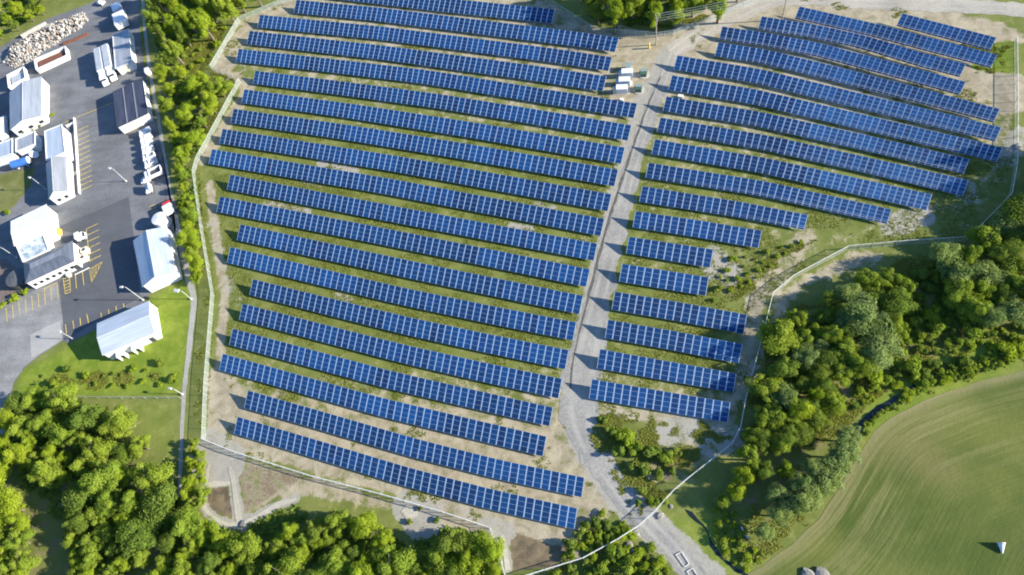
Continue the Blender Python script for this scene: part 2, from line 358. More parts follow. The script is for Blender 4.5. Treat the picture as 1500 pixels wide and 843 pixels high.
lushv = np.maximum(lushv, poly_w([(1250,560),(1500,470),(1500,540),(1260,660)], 3)*.8)
lushv = np.maximum(lushv, inA*(.08+.18*((gv_ > 230) & (gv_ < 560))))
soil = np.maximum(soil, poly_w([(150,582),(175,590),(205,620),(215,650),(195,640)], 3)*.5)
me = bpy.data.meshes.new('ground'); nx_, ny_ = len(xs), len(ys)
gz = np.where((gu > -400) & (gu < 1900) & (gv_ > -300) & (gv_ < 1200), 0.0, -.02)
me.vertices.add(len(gx)); me.vertices.foreach_set('co', np.stack([gx, gy, gz], -1).astype(np.float32).ravel())
ii, jj = np.meshgrid(np.arange(nx_-1), np.arange(ny_-1)); a = (jj*nx_+ii).ravel()
q = np.stack([a, a+1, a+1+nx_, a+nx_], -1).ravel().astype(np.int32)
me.loops.add(len(q)); me.loops.foreach_set('vertex_index', q); me.polygons.add(len(a))
me.polygons.foreach_set('loop_start', np.arange(0, len(q), 4, dtype=np.int32)); me.polygons.foreach_set('loop_total', np.full(len(a), 4, np.int32))
me.update(calc_edges=True)
at = me.attributes.new('zones', 'FLOAT_COLOR', 'POINT'); at.data.foreach_set('color', np.stack([soil, grav, mud, np.ones_like(soil)], -1).astype(np.float32).ravel())
at = me.attributes.new('lush', 'FLOAT', 'POINT'); at.data.foreach_set('value', lushv.astype(np.float32))
me.materials.append(M['ground']); go = bpy.data.objects.new('ground', me); C.objects.link(go); tag(go, kind='structure')

# ---------------------------------------------------------------- flat sheets
def densify(q, step, jit, seed, closed=True):
    r = random.Random(seed); out = []; n = len(q)
    for i in range(n if closed else n-1):
        a = np.array(q[i]); b = np.array(q[(i+1) % n]); L = np.linalg.norm(b-a); k = max(1, int(L/step))
        nn = np.array([-(b-a)[1], (b-a)[0]])/(L+1e-9)
        for j in range(k): out.append(tuple(a+(b-a)*j/k+nn*r.uniform(-jit, jit)))
    if not closed: out.append(tuple(q[-1]))
    return out
def cdt(poly, inner=()):
    n = len(poly); co = [Vector(p) for p in poly]+[Vector(p) for p in inner]
    r = delaunay_2d_cdt(co, [(i, (i+1) % n) for i in range(n)], [], 1, 1e-6)
    return [tuple(v) for v in r[0]], r[2]
def sheet(name, pts, z, mat, jit=.0, step=3.0, seed=1, kind='structure', world=False):
    q = pts if world else W(pts)
    if jit: q = densify(q, step, jit, seed)
    vs_, fs = cdt(q); me = bpy.data.meshes.new(name); me.from_pydata([(x, y, z) for x, y in vs_], [], fs); me.materials.append(mat)
    bm = bmesh.new(); bm.from_mesh(me); bmesh.ops.recalc_face_normals(bm, faces=bm.faces)
    if sum(f.normal.z for f in bm.faces) < 0: bmesh.ops.reverse_faces(bm, faces=bm.faces)
    bm.to_mesh(me); bm.free()
    o = bpy.data.objects.new(name, me); C.objects.link(o); tag(o, kind=kind); return o
def smooth_line(q, step=2.0):
    q = [np.array(p) for p in q]; out = []
    for i in range(len(q)-1):
        p0 = q[max(0, i-1)]; p1 = q[i]; p2 = q[i+1]; p3 = q[min(len(q)-1, i+2)]; k = max(2, int(np.linalg.norm(p2-p1)/step))
        for j in range(k):
            t = j/k; out.append(.5*((2*p1)+(-p0+p2)*t+(2*p0-5*p1+4*p2-p3)*t*t+(-p0+3*p1-3*p2+p3)*t**3))
    out.append(q[-1]); return out
def ribbon(name, pts, widths, z, mat, jit=.25, seed=3, cross=6):
    """a road: ragged-edged strip with an 'across' coordinate for wheel tracks; points are photo points, widths metres"""
    r = random.Random(seed); q = smooth_line(W(pts)); n = len(q); ws = np.interp(np.linspace(0, len(widths)-1, n), range(len(widths)), widths)
    vs_, fs, ac = [], [], []
    for i, p in enumerate(q):
        d = q[min(n-1, i+1)]-q[max(0, i-1)]; d = d/np.linalg.norm(d); nn = np.array([-d[1], d[0]])
        jl, jr = r.uniform(-jit, jit), r.uniform(-jit, jit)
        for k in range(cross+1):
            t = -1+2*k/cross; off = nn*(t*ws[i]/2+(jr if k == cross else jl if k == 0 else 0)); vs_.append((*(p+off), z)); ac.append(t)
    for i in range(n-1):
        for k in range(cross): a = i*(cross+1)+k; fs.append((a+cross+1, a+cross+2, a+1, a)[::-1] if False else (a, a+cross+1, a+cross+2, a+1))
    me = bpy.data.meshes.new(name); me.from_pydata(vs_, [], fs); me.materials.append(mat)
    bm = bmesh.new(); bm.from_mesh(me); bmesh.ops.recalc_face_normals(bm, faces=bm.faces)
    if sum(f.normal.z for f in bm.faces) < 0: bmesh.ops.reverse_faces(bm, faces=bm.faces)
    bm.to_mesh(me); bm.free()
    at = me.attributes.new('across', 'FLOAT', 'POINT'); at.data.foreach_set('value', ac)
    o = bpy.data.objects.new(name, me); C.objects.link(o); tag(o, kind='structure'); return o
ribbon('gravel_road', [(992,70),(972,115),(955,160),(937,210),(922,260),(910,310),(898,360),(885,410),(873,460),(862,510),(850,560),(850,610),(866,655),(893,698),(922,737),(957,775),(992,812),(1022,848),(1050,880)],
       [4.5,4.6,4.6,4.6,4.8,5,5,5.2,5.4,6.2,7.2,9.2,10.4,10,7.4,5.5,5.5,5.5,5.5], .03, M['gravel'], .75)
ribbon('wheel_rut', [(968,112),(945,166),(916,250),(894,318),(878,374),(861,440),(848,490),(838,540),(836,570)], [.3,.5,.6,.7,.6,.7,.6,.5,.2], .055, M['rut'], .18, 9, 2)
for k, (pts, ww) in enumerate([([(307,680),(303,700),(299,722),(299,742),(311,757),(335,769),(352,771)], [.7,1.2,1.3,1.2,1.2,1.3,1.6]), ([(304,710),(320,709),(337,708)], [1.1,1.2,1.1]), ([(337,684),(341,700),(346,730),(352,766)], [1.0,1.6,1.7,1.8]), ([(352,771),(372,762),(395,746),(415,737),(434,732)], [2.6,1.7,1.3,1.3,.8]), ([(592,744),(600,750),(612,753)], [2.5,3.4,1.0]), ([(735,784),(741,805),(744,835)], [.8,1.3,1.2])]):
    ribbon('gravel_path', pts, ww, .06+.004*k, M['sandy'], .25, 40+k, 3)
ribbon('dirt_road', [(985,78),(1020,52),(1060,30),(1105,10),(1150,-6),(1220,-25)], [6,7,7,7,6,6], .035, M['dirt'], .5, 5)
ribbon('gravel_track', [(1130,2),(1190,0),(1250,4),(1320,7),(1400,9),(1450,11),(1520,18),(1600,30)], [4,5,5,5.5,6,6,6,6], .045, M['gravel'], .4, 6)
ribbon('footpath', [(208,-15),(212,40),(217,85),(224,130),(233,180),(241,230),(248,275),(256,315),(265,360),(274,400),(282,428),(284,445),(280,480),(276,520),(270,570),(267,620),(265,670),(263,730)], [1.3,1.3,1.3,1.3,1.3,1.3,1.3,1.3,1.3,1.5,2.0,2.2,2.0,1.8,1.6,1.3,1.1,1.0], .03, M['path'], .12, 8, 2)
sheet('car_park', [(-60,88),(0,70),(34,48),(72,27),(130,6),(165,-12),(203,-14),(206,60),(214,112),(226,170),(239,230),(249,280),(258,335),(240,410),(214,436),(212,446),(100,503),(92,500),(60,520),(36,538),(20,562),(12,600),(5,640),(-60,640)], .03, M['asphalt'], .12, 4, 11)
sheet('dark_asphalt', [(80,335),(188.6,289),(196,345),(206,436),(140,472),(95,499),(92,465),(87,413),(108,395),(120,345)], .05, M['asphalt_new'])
sheet('pale_road', [(-60,475),(0,447),(84,413),(92,466),(92.5,499),(60,519),(36,537),(20,561),(12,599),(5,640),(-60,640)], .05, M['asphalt_pale'])
sheet('concrete_apron', [(44,491),(88,470),(92,498),(60,518),(46,525)], .07, M['apron'])
sheet('dark_asphalt', [(76,285),(150,262),(185,255),(188,287),(82,332)], .05, M['asphalt'])
sheet('lawn', [(-40,262),(20,252),(52,246),(46,270),(30,292),(18,306),(-40,330)], .06, M['ground'], .3, 2, 12)
sheet('planting_bed', [(-40,392),(8,378),(34,408),(38,428),(0,446),(-40,462)], .06, M['mulch'], .1, 2, 13)
# mown field
FE = [(1095,843),(1140,812),(1180,780),(1215,738),(1245,690),(1268,650),(1300,615),(1350,590),(1410,567),(1460,553),(1520,538),(1600,518)]
fe = [tuple(p) for p in smooth_line(W(FE), 3)]
x1, y0 = P2(1700, 520), P2(1040, 1000)
poly = fe+[(150, fe[-1][1]), (150, -60), (fe[0][0]+6, -60)]
bx = [p[0] for p in poly]; by = [p[1] for p in poly]
ix, iy = np.meshgrid(np.arange(min(bx), max(bx), 3.0), np.arange(min(by), max(by), 3.0)); ix, iy = ix.ravel(), iy.ravel()
keep = pip(ix, iy, poly) & (segdist(ix, iy, poly, True) > 1.2)
fv, ff = cdt(densify(poly, 3, .25, 15), list(zip(ix[keep], iy[keep])))
me = bpy.data.meshes.new('mown_field'); me.from_pydata([(x, y, .04) for x, y in fv], [], ff); me.materials.append(M['field'])
fx = np.array([p[0] for p in fv]); fy = np.array([p[1] for p in fv]); fd = segdist(fx, fy, fe)
cum = np.concatenate([[0], np.cumsum([np.hypot(fe[i+1][0]-fe[i][0], fe[i+1][1]-fe[i][1]) for i in range(len(fe)-1)])])
al = np.array([cum[np.argmin(np.hypot(fx[i]-np.array(fe)[:, 0], fy[i]-np.array(fe)[:, 1]))] for i in range(len(fx))])
# smooth 'along': angle about a far centre keeps the bands continuous
cxy = P2(1560, 960); al = np.degrees(np.arctan2(fy-cxy[1], fx-cxy[0]))*1.6
at = me.attributes.new('fieldcoord', 'FLOAT_VECTOR', 'POINT'); at.data.foreach_set('vector', np.stack([al, fd, 0*fd], -1).astype(np.float32).ravel())
bm = bmesh.new(); bm.from_mesh(me); bmesh.ops.recalc_face_normals(bm, faces=bm.faces)
if sum(f.normal.z for f in bm.faces) < 0: bmesh.ops.reverse_faces(bm, faces=bm.faces)
bm.to_mesh(me); bm.free()
o = bpy.data.objects.new('mown_field', me); C.objects.link(o); tag(o, kind='structure')
def ditch(pts, ws, seed):
    return ribbon('ditch', pts, ws, .05, M['water'], .3, seed, 2)
ditch([(1253,662),(1257,632),(1278,606),(1308,586),(1334,571),(1350,560),(1375,545),(1400,534)], [.8,1.5,1.6,1.5,1.3,1.0,.7,.3], 21)
ditch([(1003,746),(1022,762),(1036,778),(1042,800),(1058,818),(1078,834),(1095,845)], [.4,.8,.6,.7,.8,.9,.8], 22)

# painted lines
mk = MB()
def line(a, b, wd=.2, z=.09):
    a = P2(*a); b = P2(*b); d = (b-a)/np.linalg.norm(b-a); n = np.array([-d[1], d[0]])*wd/2
    mk.quad([(*(a-n), z), (*(b-n), z), (*(b+n), z), (*(a+n), z)])
for k in range(13):
    y = 192+k*7.3; x = 113.0+k*.45; line((x, y), (x+17, y-7.5))
line((126.5,336), (132,384))
for k in range(6): line((126.6+k*1.0, 336+k*9.3), (144+k*.9, 328+k*9.3))
for a, b in [((131.5,395),(150,384)), ((150,384),(134.5,414)), ((134.5,414),(131.5,395)), ((135,393),(135.2,410)), ((138,391),(137.8,406)), ((141,389.5),(140.5,401)), ((144.5,387.5),(144,395))]: line(a, b, .16)
for k in range(9): line((9+k*9.4, 452-k*4.4), (10.8+k*9.3, 472-k*4.3))
for a in ((0,0),): line((92.5,406), (96,431)); line((102,403), (103.5,428)); line((96,431), (103.5,428))
for k in range(5): line((93.5+k*.5, 409+k*4.6), (102+k*.4, 405.5+k*4.6), .22)
line((110.5,401), (112.3,423)); line((121,399), (123.2,418)); line((63.5,424.5), (84,414.5))
for a, b in [((96,475.6),(97.8,489)), ((107,470),(108.5,482)), ((127.5,460.6),(130,474)), ((148,459),(149,466)), ((159,454),(160,461)), ((170,449),(171,456)), ((117.5,466),(118.5,477)), ((181,445),(182,451))]: line(a, b, .22)
line((92,181), (165,151), .2); line((165,151), (172,147.5), .2)
for k in range(5): line((219+k*1.4, 303+k*4.2), (228+k*1.3, 300+k*4.2))
tag(mk.build('parking_lines', M['marking']), kind='structure')

# ================================================================ solar tables
TILT = R_(25); SLOPE = 4.85; ZL = .8; ZH = ZL+SLOPE*math.sin(TILT); DEP = SLOPE*math.cos(TILT)
def column_mesh(fx=.070, fs=.026):
    """one unit-wide column: a frame slab carrying four landscape modules"""
    m = MB(); nrm = Vector((0, -math.sin(TILT), math.cos(TILT)))
    def pt(x, s, h): return Vector((x, -DEP/2+s*math.cos(TILT), ZL+s*math.sin(TILT)))+nrm*h
    x0, x1 = -.497, .497
    c = [pt(x0, 0, 0), pt(x1, 0, 0), pt(x1, SLOPE, 0), pt(x0, SLOPE, 0)]; b = [p-nrm*.05 for p in c]
    m.quad(c, 0); m.quad(b[::-1], 0)
    for i in range(4): m.quad([b[i], b[(i+1) % 4], c[(i+1) % 4], c[i]], 0)
    k = SLOPE/4; mods = []
    for r in range(4):
        m.quad([pt(x0+fx, r*k+fs, .006), pt(x1-fx, r*k+fs, .006), pt(x1-fx, (r+1)*k-fs, .006), pt(x0+fx, (r+1)*k-fs, .006)], 1); mods.append(r)
    me = m.mesh('solar_panel', [M['alu'], M['cell']])
    at = me.attributes.new('module', 'FLOAT', 'FACE'); at.data.foreach_set('value', [0]*6+[.1+.37*r for r in mods]); return me
COL = column_mesh(); COL_SMALL = column_mesh(.092, .045)
pm = MB(); pm.box(-.06, .06, -.05, .05, 0, ZL+SLOPE*.5*math.sin(TILT)-.12); POST = pm.mesh('post', M['grey_metal'])
def row(name_label, TL, BL, TR, BR, bows, group, right=False):
    """bows: (t, dv) pairs: how far the row bends away from a straight line"""
    bt = [0]+[b[0] for b in bows]+[1]; bv = [0]+[b[1] for b in bows]+[0]
    ts = np.linspace(0, 1, 161); cen = []; us = []
    for t in ts:
        # gentle curve through the surveyed bends
        d = np.interp(t, bt, bv)
        tp = (TL[0]*(1-t)+TR[0]*t, TL[1]*(1-t)+TR[1]*t+d); bp = (BL[0]*(1-t)+BR[0]*t, BL[1]*(1-t)+BR[1]*t+d)
        cen.append((P2(*tp, ZH)+P2(*bp, ZL))/2); us.append(tp[0])
    cen = np.array(cen); k = np.ones(15)/15
    pad = np.vstack([cen[0]+(cen[0]-cen[7:0:-1]), cen, cen[-1]+(cen[-1]-cen[-2:-9:-1])])
    cen = np.stack([np.convolve(pad[:, i], k, 'valid') for i in (0, 1)], -1)
    dl = np.linalg.norm(P2(*TL, ZH)-P2(*BL, ZL))/DEP; dr = np.linalg.norm(P2(*TR, ZH)-P2(*BR, ZL))/DEP
    dl, dr = np.clip(dl, .78, 1.06), np.clip(dr, .78, 1.06)
    scl = np.interp(us, [1000, 1150, 1300, 1460], [1, .93, .84, .76]) if right else np.ones(len(us))
    ds = np.linalg.norm(np.diff(cen, axis=0), axis=1)
    cum = np.concatenate([[0], np.cumsum(ds/(2.05*(scl[1:]+scl[:-1])/2))]); n = int(round(cum[-1])); cum = cum/cum[-1]*n
    edge = np.stack([np.interp(np.arange(n+1), cum, cen[:, i]) for i in (0, 1)], -1); uu = np.interp(np.arange(n)+.5, cum, us)
    mid = edge[n//2]; root = empty('solar_table', (mid[0], mid[1], 0)); tag(root, name_label, 'solar array', group)
    rl = MB(); shade = 1.0
    tone = rnd.uniform(-.6, .6)
    for i in range(n):
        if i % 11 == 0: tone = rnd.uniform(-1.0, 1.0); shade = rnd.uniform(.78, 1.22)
        a, b = edge[i], edge[i+1]; h = math.atan2(b[1]-a[1], b[0]-a[0]); L = np.linalg.norm(b-a); q = (a+b)/2-mid; s = dl+(dr-dl)*(i+.5)/n
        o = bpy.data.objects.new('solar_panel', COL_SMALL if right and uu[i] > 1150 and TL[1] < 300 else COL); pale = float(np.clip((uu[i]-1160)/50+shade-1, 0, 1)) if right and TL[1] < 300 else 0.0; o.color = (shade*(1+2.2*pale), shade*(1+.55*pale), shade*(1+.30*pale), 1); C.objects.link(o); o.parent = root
        o.location = (q[0], q[1], 0); o.scale = (L, s, 1)
        lean = 1.2*np.clip((uu[i]-1150)/60, 0, 1) if right else 0
        o.rotation_euler = (R_(tone*.5), R_(lean+rnd.uniform(-.25, .25)), h)
        if i % 4 == 2 or i == n-1:
            p = bpy.data.objects.new('post', POST); C.objects.link(p); p.parent = root; p.location = (q[0], q[1], 0); p.rotation_euler = (0, 0, h)
    for off, zz in ((-DEP*.30, ZL+SLOPE*.2*math.sin(TILT)-.13), (DEP*.30, ZL+SLOPE*.8*math.sin(TILT)-.13)):
        step = max(1, n//12); idx = list(range(0, n, step))+[n]
        for s0, s1 in zip(idx[:-1], idx[1:]):
            a, b = edge[s0]-mid, edge[s1]-mid; d = (b-a)/np.linalg.norm(b-a); nn = np.array([-d[1], d[0]])*off
            rl.tube((*(a+nn), zz), (*(b+nn), zz), .06, n=4)
    rl.build('rail', M['grey_metal'], root)
    return root
B_A = [(.25,-3),(.5,-5),(.75,-3)]; B_B = [(.3,-3),(.6,-3)]; B_C = [(.5,1.5)]; B_D = [(.25,2.5),(.5,4.5),(.75,3)]; B_E = [(.25,3),(.5,7),(.75,6)]
ORD = ['topmost','second','third','fourth','fifth','sixth','seventh','eighth','ninth','tenth','eleventh','twelfth','thirteenth','fourteenth','fifteenth','sixteenth','seventeenth','eighteenth','nineteenth','lowest']
LEFT = [((455,-26),(450,-5),(814,14.2),(807,34.4),[(.5,1)]), ((434,0),(430,19),(905.6,55.7),(902,77),[(.27,-3),(.9,-1.5)]),
 ((381,22),(376.6,40.3),(896.8,84.2),(891.3,104.4),[(.35,-4.5),(.85,-2.5)]), ((366.6,45.8),(360,64.6),(887.5,112),(884,134.5),[(.37,-3.5),(.8,-2.5)]),
 ((350,72),(345,90.7),(933,152),(929,173.5),[(.22,-4),(.48,-7),(.75,-3)]), ((374.5,104),(369.5,122.5),(924.5,183.8),(920.4,206.6),B_A),
 ((359,131.5),(352,150.7),(915.7,216.5),(910,240.5),B_B), ((343.3,159.5),(336.3,180.4),(905.6,249.1),(900.4,273.4),B_B), ((327.5,189.2),(319.5,210),(896.2,284.9),(890.4,309.7),[(.45,-3.3)]),
 ((311.3,219.1),(304.3,240),(885.2,320.9),(880.5,346.2),[(.45,-3.3)]), ((337.9,256.4),(331.4,277.8),(875.3,357.4),(870,382.2),[(.45,.7)]), ((323,288.3),(316,310.4),(864.6,395),(858.6,420.5),[(.45,-1)]),
 ((353,328.7),(345.7,352.2),(854.6,433.8),(848.5,460.5),B_C), ((337.5,362.3),(332,385),(844.5,472.5),(839.5,499),B_D), ((370.5,409.3),(364.8,432.2),(833.7,512.8),(828,541.7),B_D),
 ((356.2,445.2),(349.1,468.2),(823.8,555.4),(818,584.3),B_D), ((341.8,482.3),(334.3,505.2),(810.4,597.5),(805,624.8),[(.5,5)]), ((327,518.8),(320,541.8),(800.3,639.9),(796,669),[(.5,5)]),
 ((363,572.3),(357.2,597.9),(857,700.3),(852,728.8),B_E), ((348,610.7),(342.4,635.2),(846.2,745.2),(841.2,775.4),B_E)]
for i, r in enumerate(LEFT):
    row('long row of blue solar panels, %s row from the top left of the gravel road' % ORD[i] if i not in (0, 19) else ('%s row of blue solar panels left of the gravel road' % ORD[i]), *r, 'rows of solar panels left of the road')
RIGHT = [((1319.6,19.6),(1314.6,38.4),(1455.9,55.2),(1453.4,74.7),[(.5,0)]), ((1170,9.6),(1165,27.8),(1457,80.8),(1454.8,99.6),[(.37,-2)]), ((1115,24.2),(1110.7,43.4),(1410.7,94.3),(1409.6,113.2),[(.25,-6),(.5,-7.5),(.82,-1)]),
 ((1057.4,39),(1053.3,58),(1410.7,120.3),(1409,139.5),[(.2,-6),(.4,-8),(.7,-4)]), ((1051.4,62.2),(1047.4,82.5),(1460.5,160.5),(1459,179.6),[(.17,-6),(.38,-5.5),(.7,-3)]), ((991.7,81.4),(986.7,102),(1463.3,186.3),(1461,208.5),[(.25,-7),(.57,-4),(.88,-1.5)]),
 ((984,110.5),(979,132),(1464.5,217),(1463.5,237.3),[(.26,-6.5),(.57,-4),(.88,-1.5)]), ((975.5,141.5),(971,162.5),(1416,233),(1415,255.5),[(.3,-6),(.65,-4)]), ((967.2,172.5),(962,193.3),(1415,264),(1413.9,287.5),[(.34,-6),(.65,-4)]),
 ((959,204.3),(954.4,225.7),(1362.6,284.7),(1360,309),[(.4,-5)]), ((950.4,238.7),(945,260.4),(1303.5,307),(1302,328.5),[(.48,-5.5)]), ((941.3,273),(935.6,295.6),(1181.7,315),(1180,337.4),[(.6,-2)]),
 ((931.7,309.7),(925.7,333),(1115.7,338.3),(1111.5,364),[(.5,-1)]), ((921.7,347),(916.5,371),(1044.9,365.8),(1040.5,392.6),[(.5,0)]), ((911.8,386.6),(906,412.5),(1038.3,406.6),(1034,433.8),[(.5,0)]),
 ((901,427.5),(895.2,453.7),(1094.4,461.4),(1089.5,489.6),[(.5,-1)]), ((891.2,468.7),(885.2,495.2),(1087.8,504.5),(1082,532.8),[(.5,-1)]), ((879.6,511.8),(873,539.4),(1079.5,547.7),(1073.8,575.3),[(.5,0)]), ((868,556),(861.3,583.6),(1070.5,590),(1065.5,619),[(.5,0)])]
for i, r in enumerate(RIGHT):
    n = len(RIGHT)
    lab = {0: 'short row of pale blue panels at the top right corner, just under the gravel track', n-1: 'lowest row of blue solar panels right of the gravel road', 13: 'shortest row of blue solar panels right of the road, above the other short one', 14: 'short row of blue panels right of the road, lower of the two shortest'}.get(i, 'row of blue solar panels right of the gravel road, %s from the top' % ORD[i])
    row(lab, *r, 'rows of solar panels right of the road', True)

# ================================================================ chain-link fences
g = N('chain link mesh'); p = g.pos(); tr = g.n('BsdfTransparent'); b = g.n('BsdfPrincipled'); b.inputs['Base Color'].default_value = (.50, .56, .52, 1); b.inputs['Roughness'].default_value = .5
ms = g.n('MixShader'); ms.inputs[0].default_value = .24; g.t.links.new(tr.outputs[0], ms.inputs[1]); g.t.links.new(b.outputs[0], ms.inputs[2]); g.t.links.new(ms.outputs[0], g.out.inputs[0]); M['mesh'] = g.m
fp = MB(); fp.tube((0, 0, 0), (0, 0, 2.25), .05, n=6); FPOST = fp.mesh('fence_post', M['fence_metal'])
def fence(name, pts, label, h=2.1, bold=1.0, gap=3.2, cat='fence', meshmat='mesh', railmat='fence_metal'):
    q = W(pts); c0 = np.array(q[len(q)//2]); root = empty(name, (c0[0], c0[1], 0)); tag(root, label, cat)
    pan = MB(); rail = MB(); ps = []; skipped = 0
    for a, b in zip(q[:-1], q[1:]):
        a, b = np.array(a)-c0, np.array(b)-c0; L = np.linalg.norm(b-a); k = max(1, int(round(L/gap)))
        pan.quad([(*a, .05), (*b, .05), (*b, h), (*a, h)])
        rail.tube((*a, h), (*b, h), .045*bold, n=5); rail.tube((*a, .1), (*b, .1), .02, n=4)
        for j in range(k): ps.append(a+(b-a)*j/k)
    ps.append(np.array(q[-1])-c0)
    pan.build('mesh_panel', M[meshmat], root, fix=False); rail.build('rail', M[railmat], root)
    stp = max(1, int(math.ceil(len(ps)/99)))
    for s in ps[::stp]:
        o = bpy.data.objects.new('fence_post', FPOST); C.objects.link(o); o.parent = root; o.location = (s[0], s[1], 0); o.scale = (min(bold, 1.4), min(bold, 1.4), h/2.1)
    return root
fence('chain_link_fence', [(455,-12),(415,5),(352,32),(311,102),(353,121),(291,237),(286,255),(297,334),(314,434),(304,564),(301,646)], 'pale chain-link fence along the left edge of the solar field')
fence('chain_link_fence', [(301,646),(345,664),(460,700),(560,726),(650,752),(719,775)], 'white-railed fence under the lowest left solar row', bold=2.6, railmat='white_wall')
fence('chain_link_fence', [(719,775),(731,807),(741,843),(748,868)], 'short fence running down to the bottom edge beside the bare soil patch', bold=1.3)
fence('chain_link_fence', [(755,850),(800,836),(855,819),(905,792),(936,772)], 'pale fence curving from the bottom edge up to the gravel road', bold=2.2, railmat='white_wall')
fence('chain_link_fence', [(936,772),(960,750),(985,722),(1000,709),(1072,652),(1084,628),(1092,583),(1112,510),(1131,434),(1162,408),(1241,366),(1330,358),(1416,353),(1478,289),(1486,244),(1487,150),(1486,62)], 'long pale fence between the solar field and the wood on the right', bold=1.5, railmat='white_wall')
fence('chain_link_fence', [(770,-16),(806,6),(851,34),(871,47),(902,50),(961,55),(986,52)], 'pale fence at the top behind the utility pole')
fence('chain_link_fence', [(986,52),(1041,31),(1101,5),(1125,-8)], 'pale fence beside the dirt road at the top')
fence('rail_fence', [(40,581),(110,583),(180,584),(265,584)], 'low grey fence running straight across the lawn below the grey buildings', h=1.3, gap=4)

# ================================================================ buildings of the yard on the left
def inset(q, d):
    c = np.mean(q, 0); out = []
    n = len(q)
    for i in range(n):
        p, a, b = q[i], q[i-1], q[(i+1) % n]; e1 = (p-a)/np.linalg.norm(p-a); e2 = (b-p)/np.linalg.norm(b-p)
        n1 = np.array([-e1[1], e1[0]]); n2 = np.array([-e2[1], e2[0]]); bis = n1+n2; bis /= bis@n1
        s = 1 if (c-p)@bis > 0 else -1; out.append(p+bis*d*s)
    return out
class Building:
    def __init__(s, name, label, eave_px, z, cat='building'):
        q = [P2(*p, z) for p in eave_px]
        if sum(q[i][0]*q[(i+1) % 4][1]-q[(i+1) % 4][0]*q[i][1] for i in range(4)) < 0: q = [q[0], q[3], q[2], q[1]]; s.flip = True
        else: s.flip = False
        s.c = np.mean(q, 0); s.q = [p-s.c for p in q]; s.z = z; s.root = empty(name, (s.c[0], s.c[1], 0)); tag(s.root, label, cat); s.w = inset(s.q, .28)
    def gable(s, ridge, axis, wall, roof, thick=.16, off=.5):
        """axis 0: the ridge joins edges 0-1 and 2-3; axis 1: edges 1-2 and 3-0"""
        q, w = s.q, s.w; k = 0 if axis == 0 else 1
        a0, a1, b0, b1 = q[k], q[(k+1) % 4], q[(k+2) % 4], q[(k+3) % 4]; r0 = a0+(a1-a0)*off; r1 = b1+(b0-b1)*off
        wa0, wa1, wb0, wb1 = w[k], w[(k+1) % 4], w[(k+2) % 4], w[(k+3) % 4]; wr0 = wa0+(wa1-wa0)*off; wr1 = wb1+(wb0-wb1)*off
        z = s.z-.05; m = MB(); rz = ridge-.12
        m.quad([(*wa0, 0), (*wa1, 0), (*wa1, z), (*wr0, rz), (*wa0, z)]); m.quad([(*wb0, 0), (*wb1, 0), (*wb1, z), (*wr1, rz), (*wb0, z)])
        m.quad([(*wa1, 0), (*wb0, 0), (*wb0, z), (*wa1, z)]); m.quad([(*wb1, 0), (*wa0, 0), (*wa0, z), (*wb1, z)])
        m.build('wall', M[wall], s.root)
        rf = MB()
        for e0, e1 in ((a0, b1), (a1, b0)):
            top = [(*e0, s.z), (*r0, ridge), (*r1, ridge), (*e1, s.z)]; bot = [(p[0], p[1], p[2]-thick) for p in top]
            rf.quad(top); rf.quad(bot[::-1])
            for i in range(4): rf.quad([top[i], bot[i], bot[(i+1) % 4], top[(i+1) % 4]])
        s.roof = rf.build('roof', M[roof], s.root)
        cap = MB(); cap.tube((*r0, ridge+.03), (*r1, ridge+.03), .10, n=6); cap.build('ridge_cap', M['grey_metal'], s.roof); return s
    def flat(s, wall, roof, parapet=.35, pmat=None):
        m = MB(); m.prism(s.w, 0, s.z-.02); m.build('wall', M[wall], s.root); q2 = inset(s.q, .22)
        r = MB(); r.prism(s.q, s.z, s.z+.15); s.roof = r.build('roof', M[roof], s.root)
        e = MB()
        for i in range(4):
            j = (i+1) % 4; e.prism([s.q[i], s.q[j], q2[j], q2[i]], s.z+.152, s.z+.15+parapet)
        e.build('parapet', M[pmat or wall], s.root); return s
    def on_wall(s, name, i, t, wd, z0, z1, mat, proud=.04, label=None):
        a, b = s.w[i], s.w[(i+1) % 4]; d = (b-a)/np.linalg.norm(b-a); n = np.array([d[1], -d[0]])
        if (a+b)@n < 0: n = -n
        p = a+(b-a)*t; m = MB(); p0, p1 = p-d*wd/2, p+d*wd/2
        m.prism([p0-n*.02, p1-n*.02, p1+n*proud, p0+n*proud], z0, z1); o = m.build(name, M[mat], s.root)
        return o
    def unit(s, name, x, y, sx, sy, z, h, mat):
        """something standing on the roof at fractions x, y of the plan"""
        p = (s.q[0]*(1-x)+s.q[1]*x)*(1-y)+(s.q[3]*(1-x)+s.q[2]*x)*y; m = MB(); m.box(p[0]-sx, p[0]+sx, p[1]-sy, p[1]+sy, z, z+h); return m.build(name, M[mat], s.roof)
def ang_of(a, b, z=4):
    d = P2(*b, z)-P2(*a, z); return math.atan2(d[1], d[0])
M['roof_pale'] = roof_mat('pale blue grey metal roof', (.33, .385, .45), ang_of((216,340), (228,406))+math.pi/2)
M['roof_pale2'] = roof_mat('pale metal roof', (.37, .42, .48), ang_of((145,496), (221,463))+math.pi/2)
M['roof_grey'] = roof_mat('grey metal roof', (.255, .28, .32), ang_of((34,124), (34,176))+math.pi/2, .15)
M['roof_slate'] = roof_mat('dark slate metal roof', (.085, .10, .13), ang_of((34,386), (107,353)), .2)
M['roof_dark'] = roof_mat('dark flat roof', (.042, .048, .075), ang_of((166,135), (172,188))+math.pi/2, .25, .6, .4)
M['roof_mid'] = roof_mat('plain grey roof', (.20, .215, .245), ang_of((80,240), (82,284))+math.pi/2, .15)

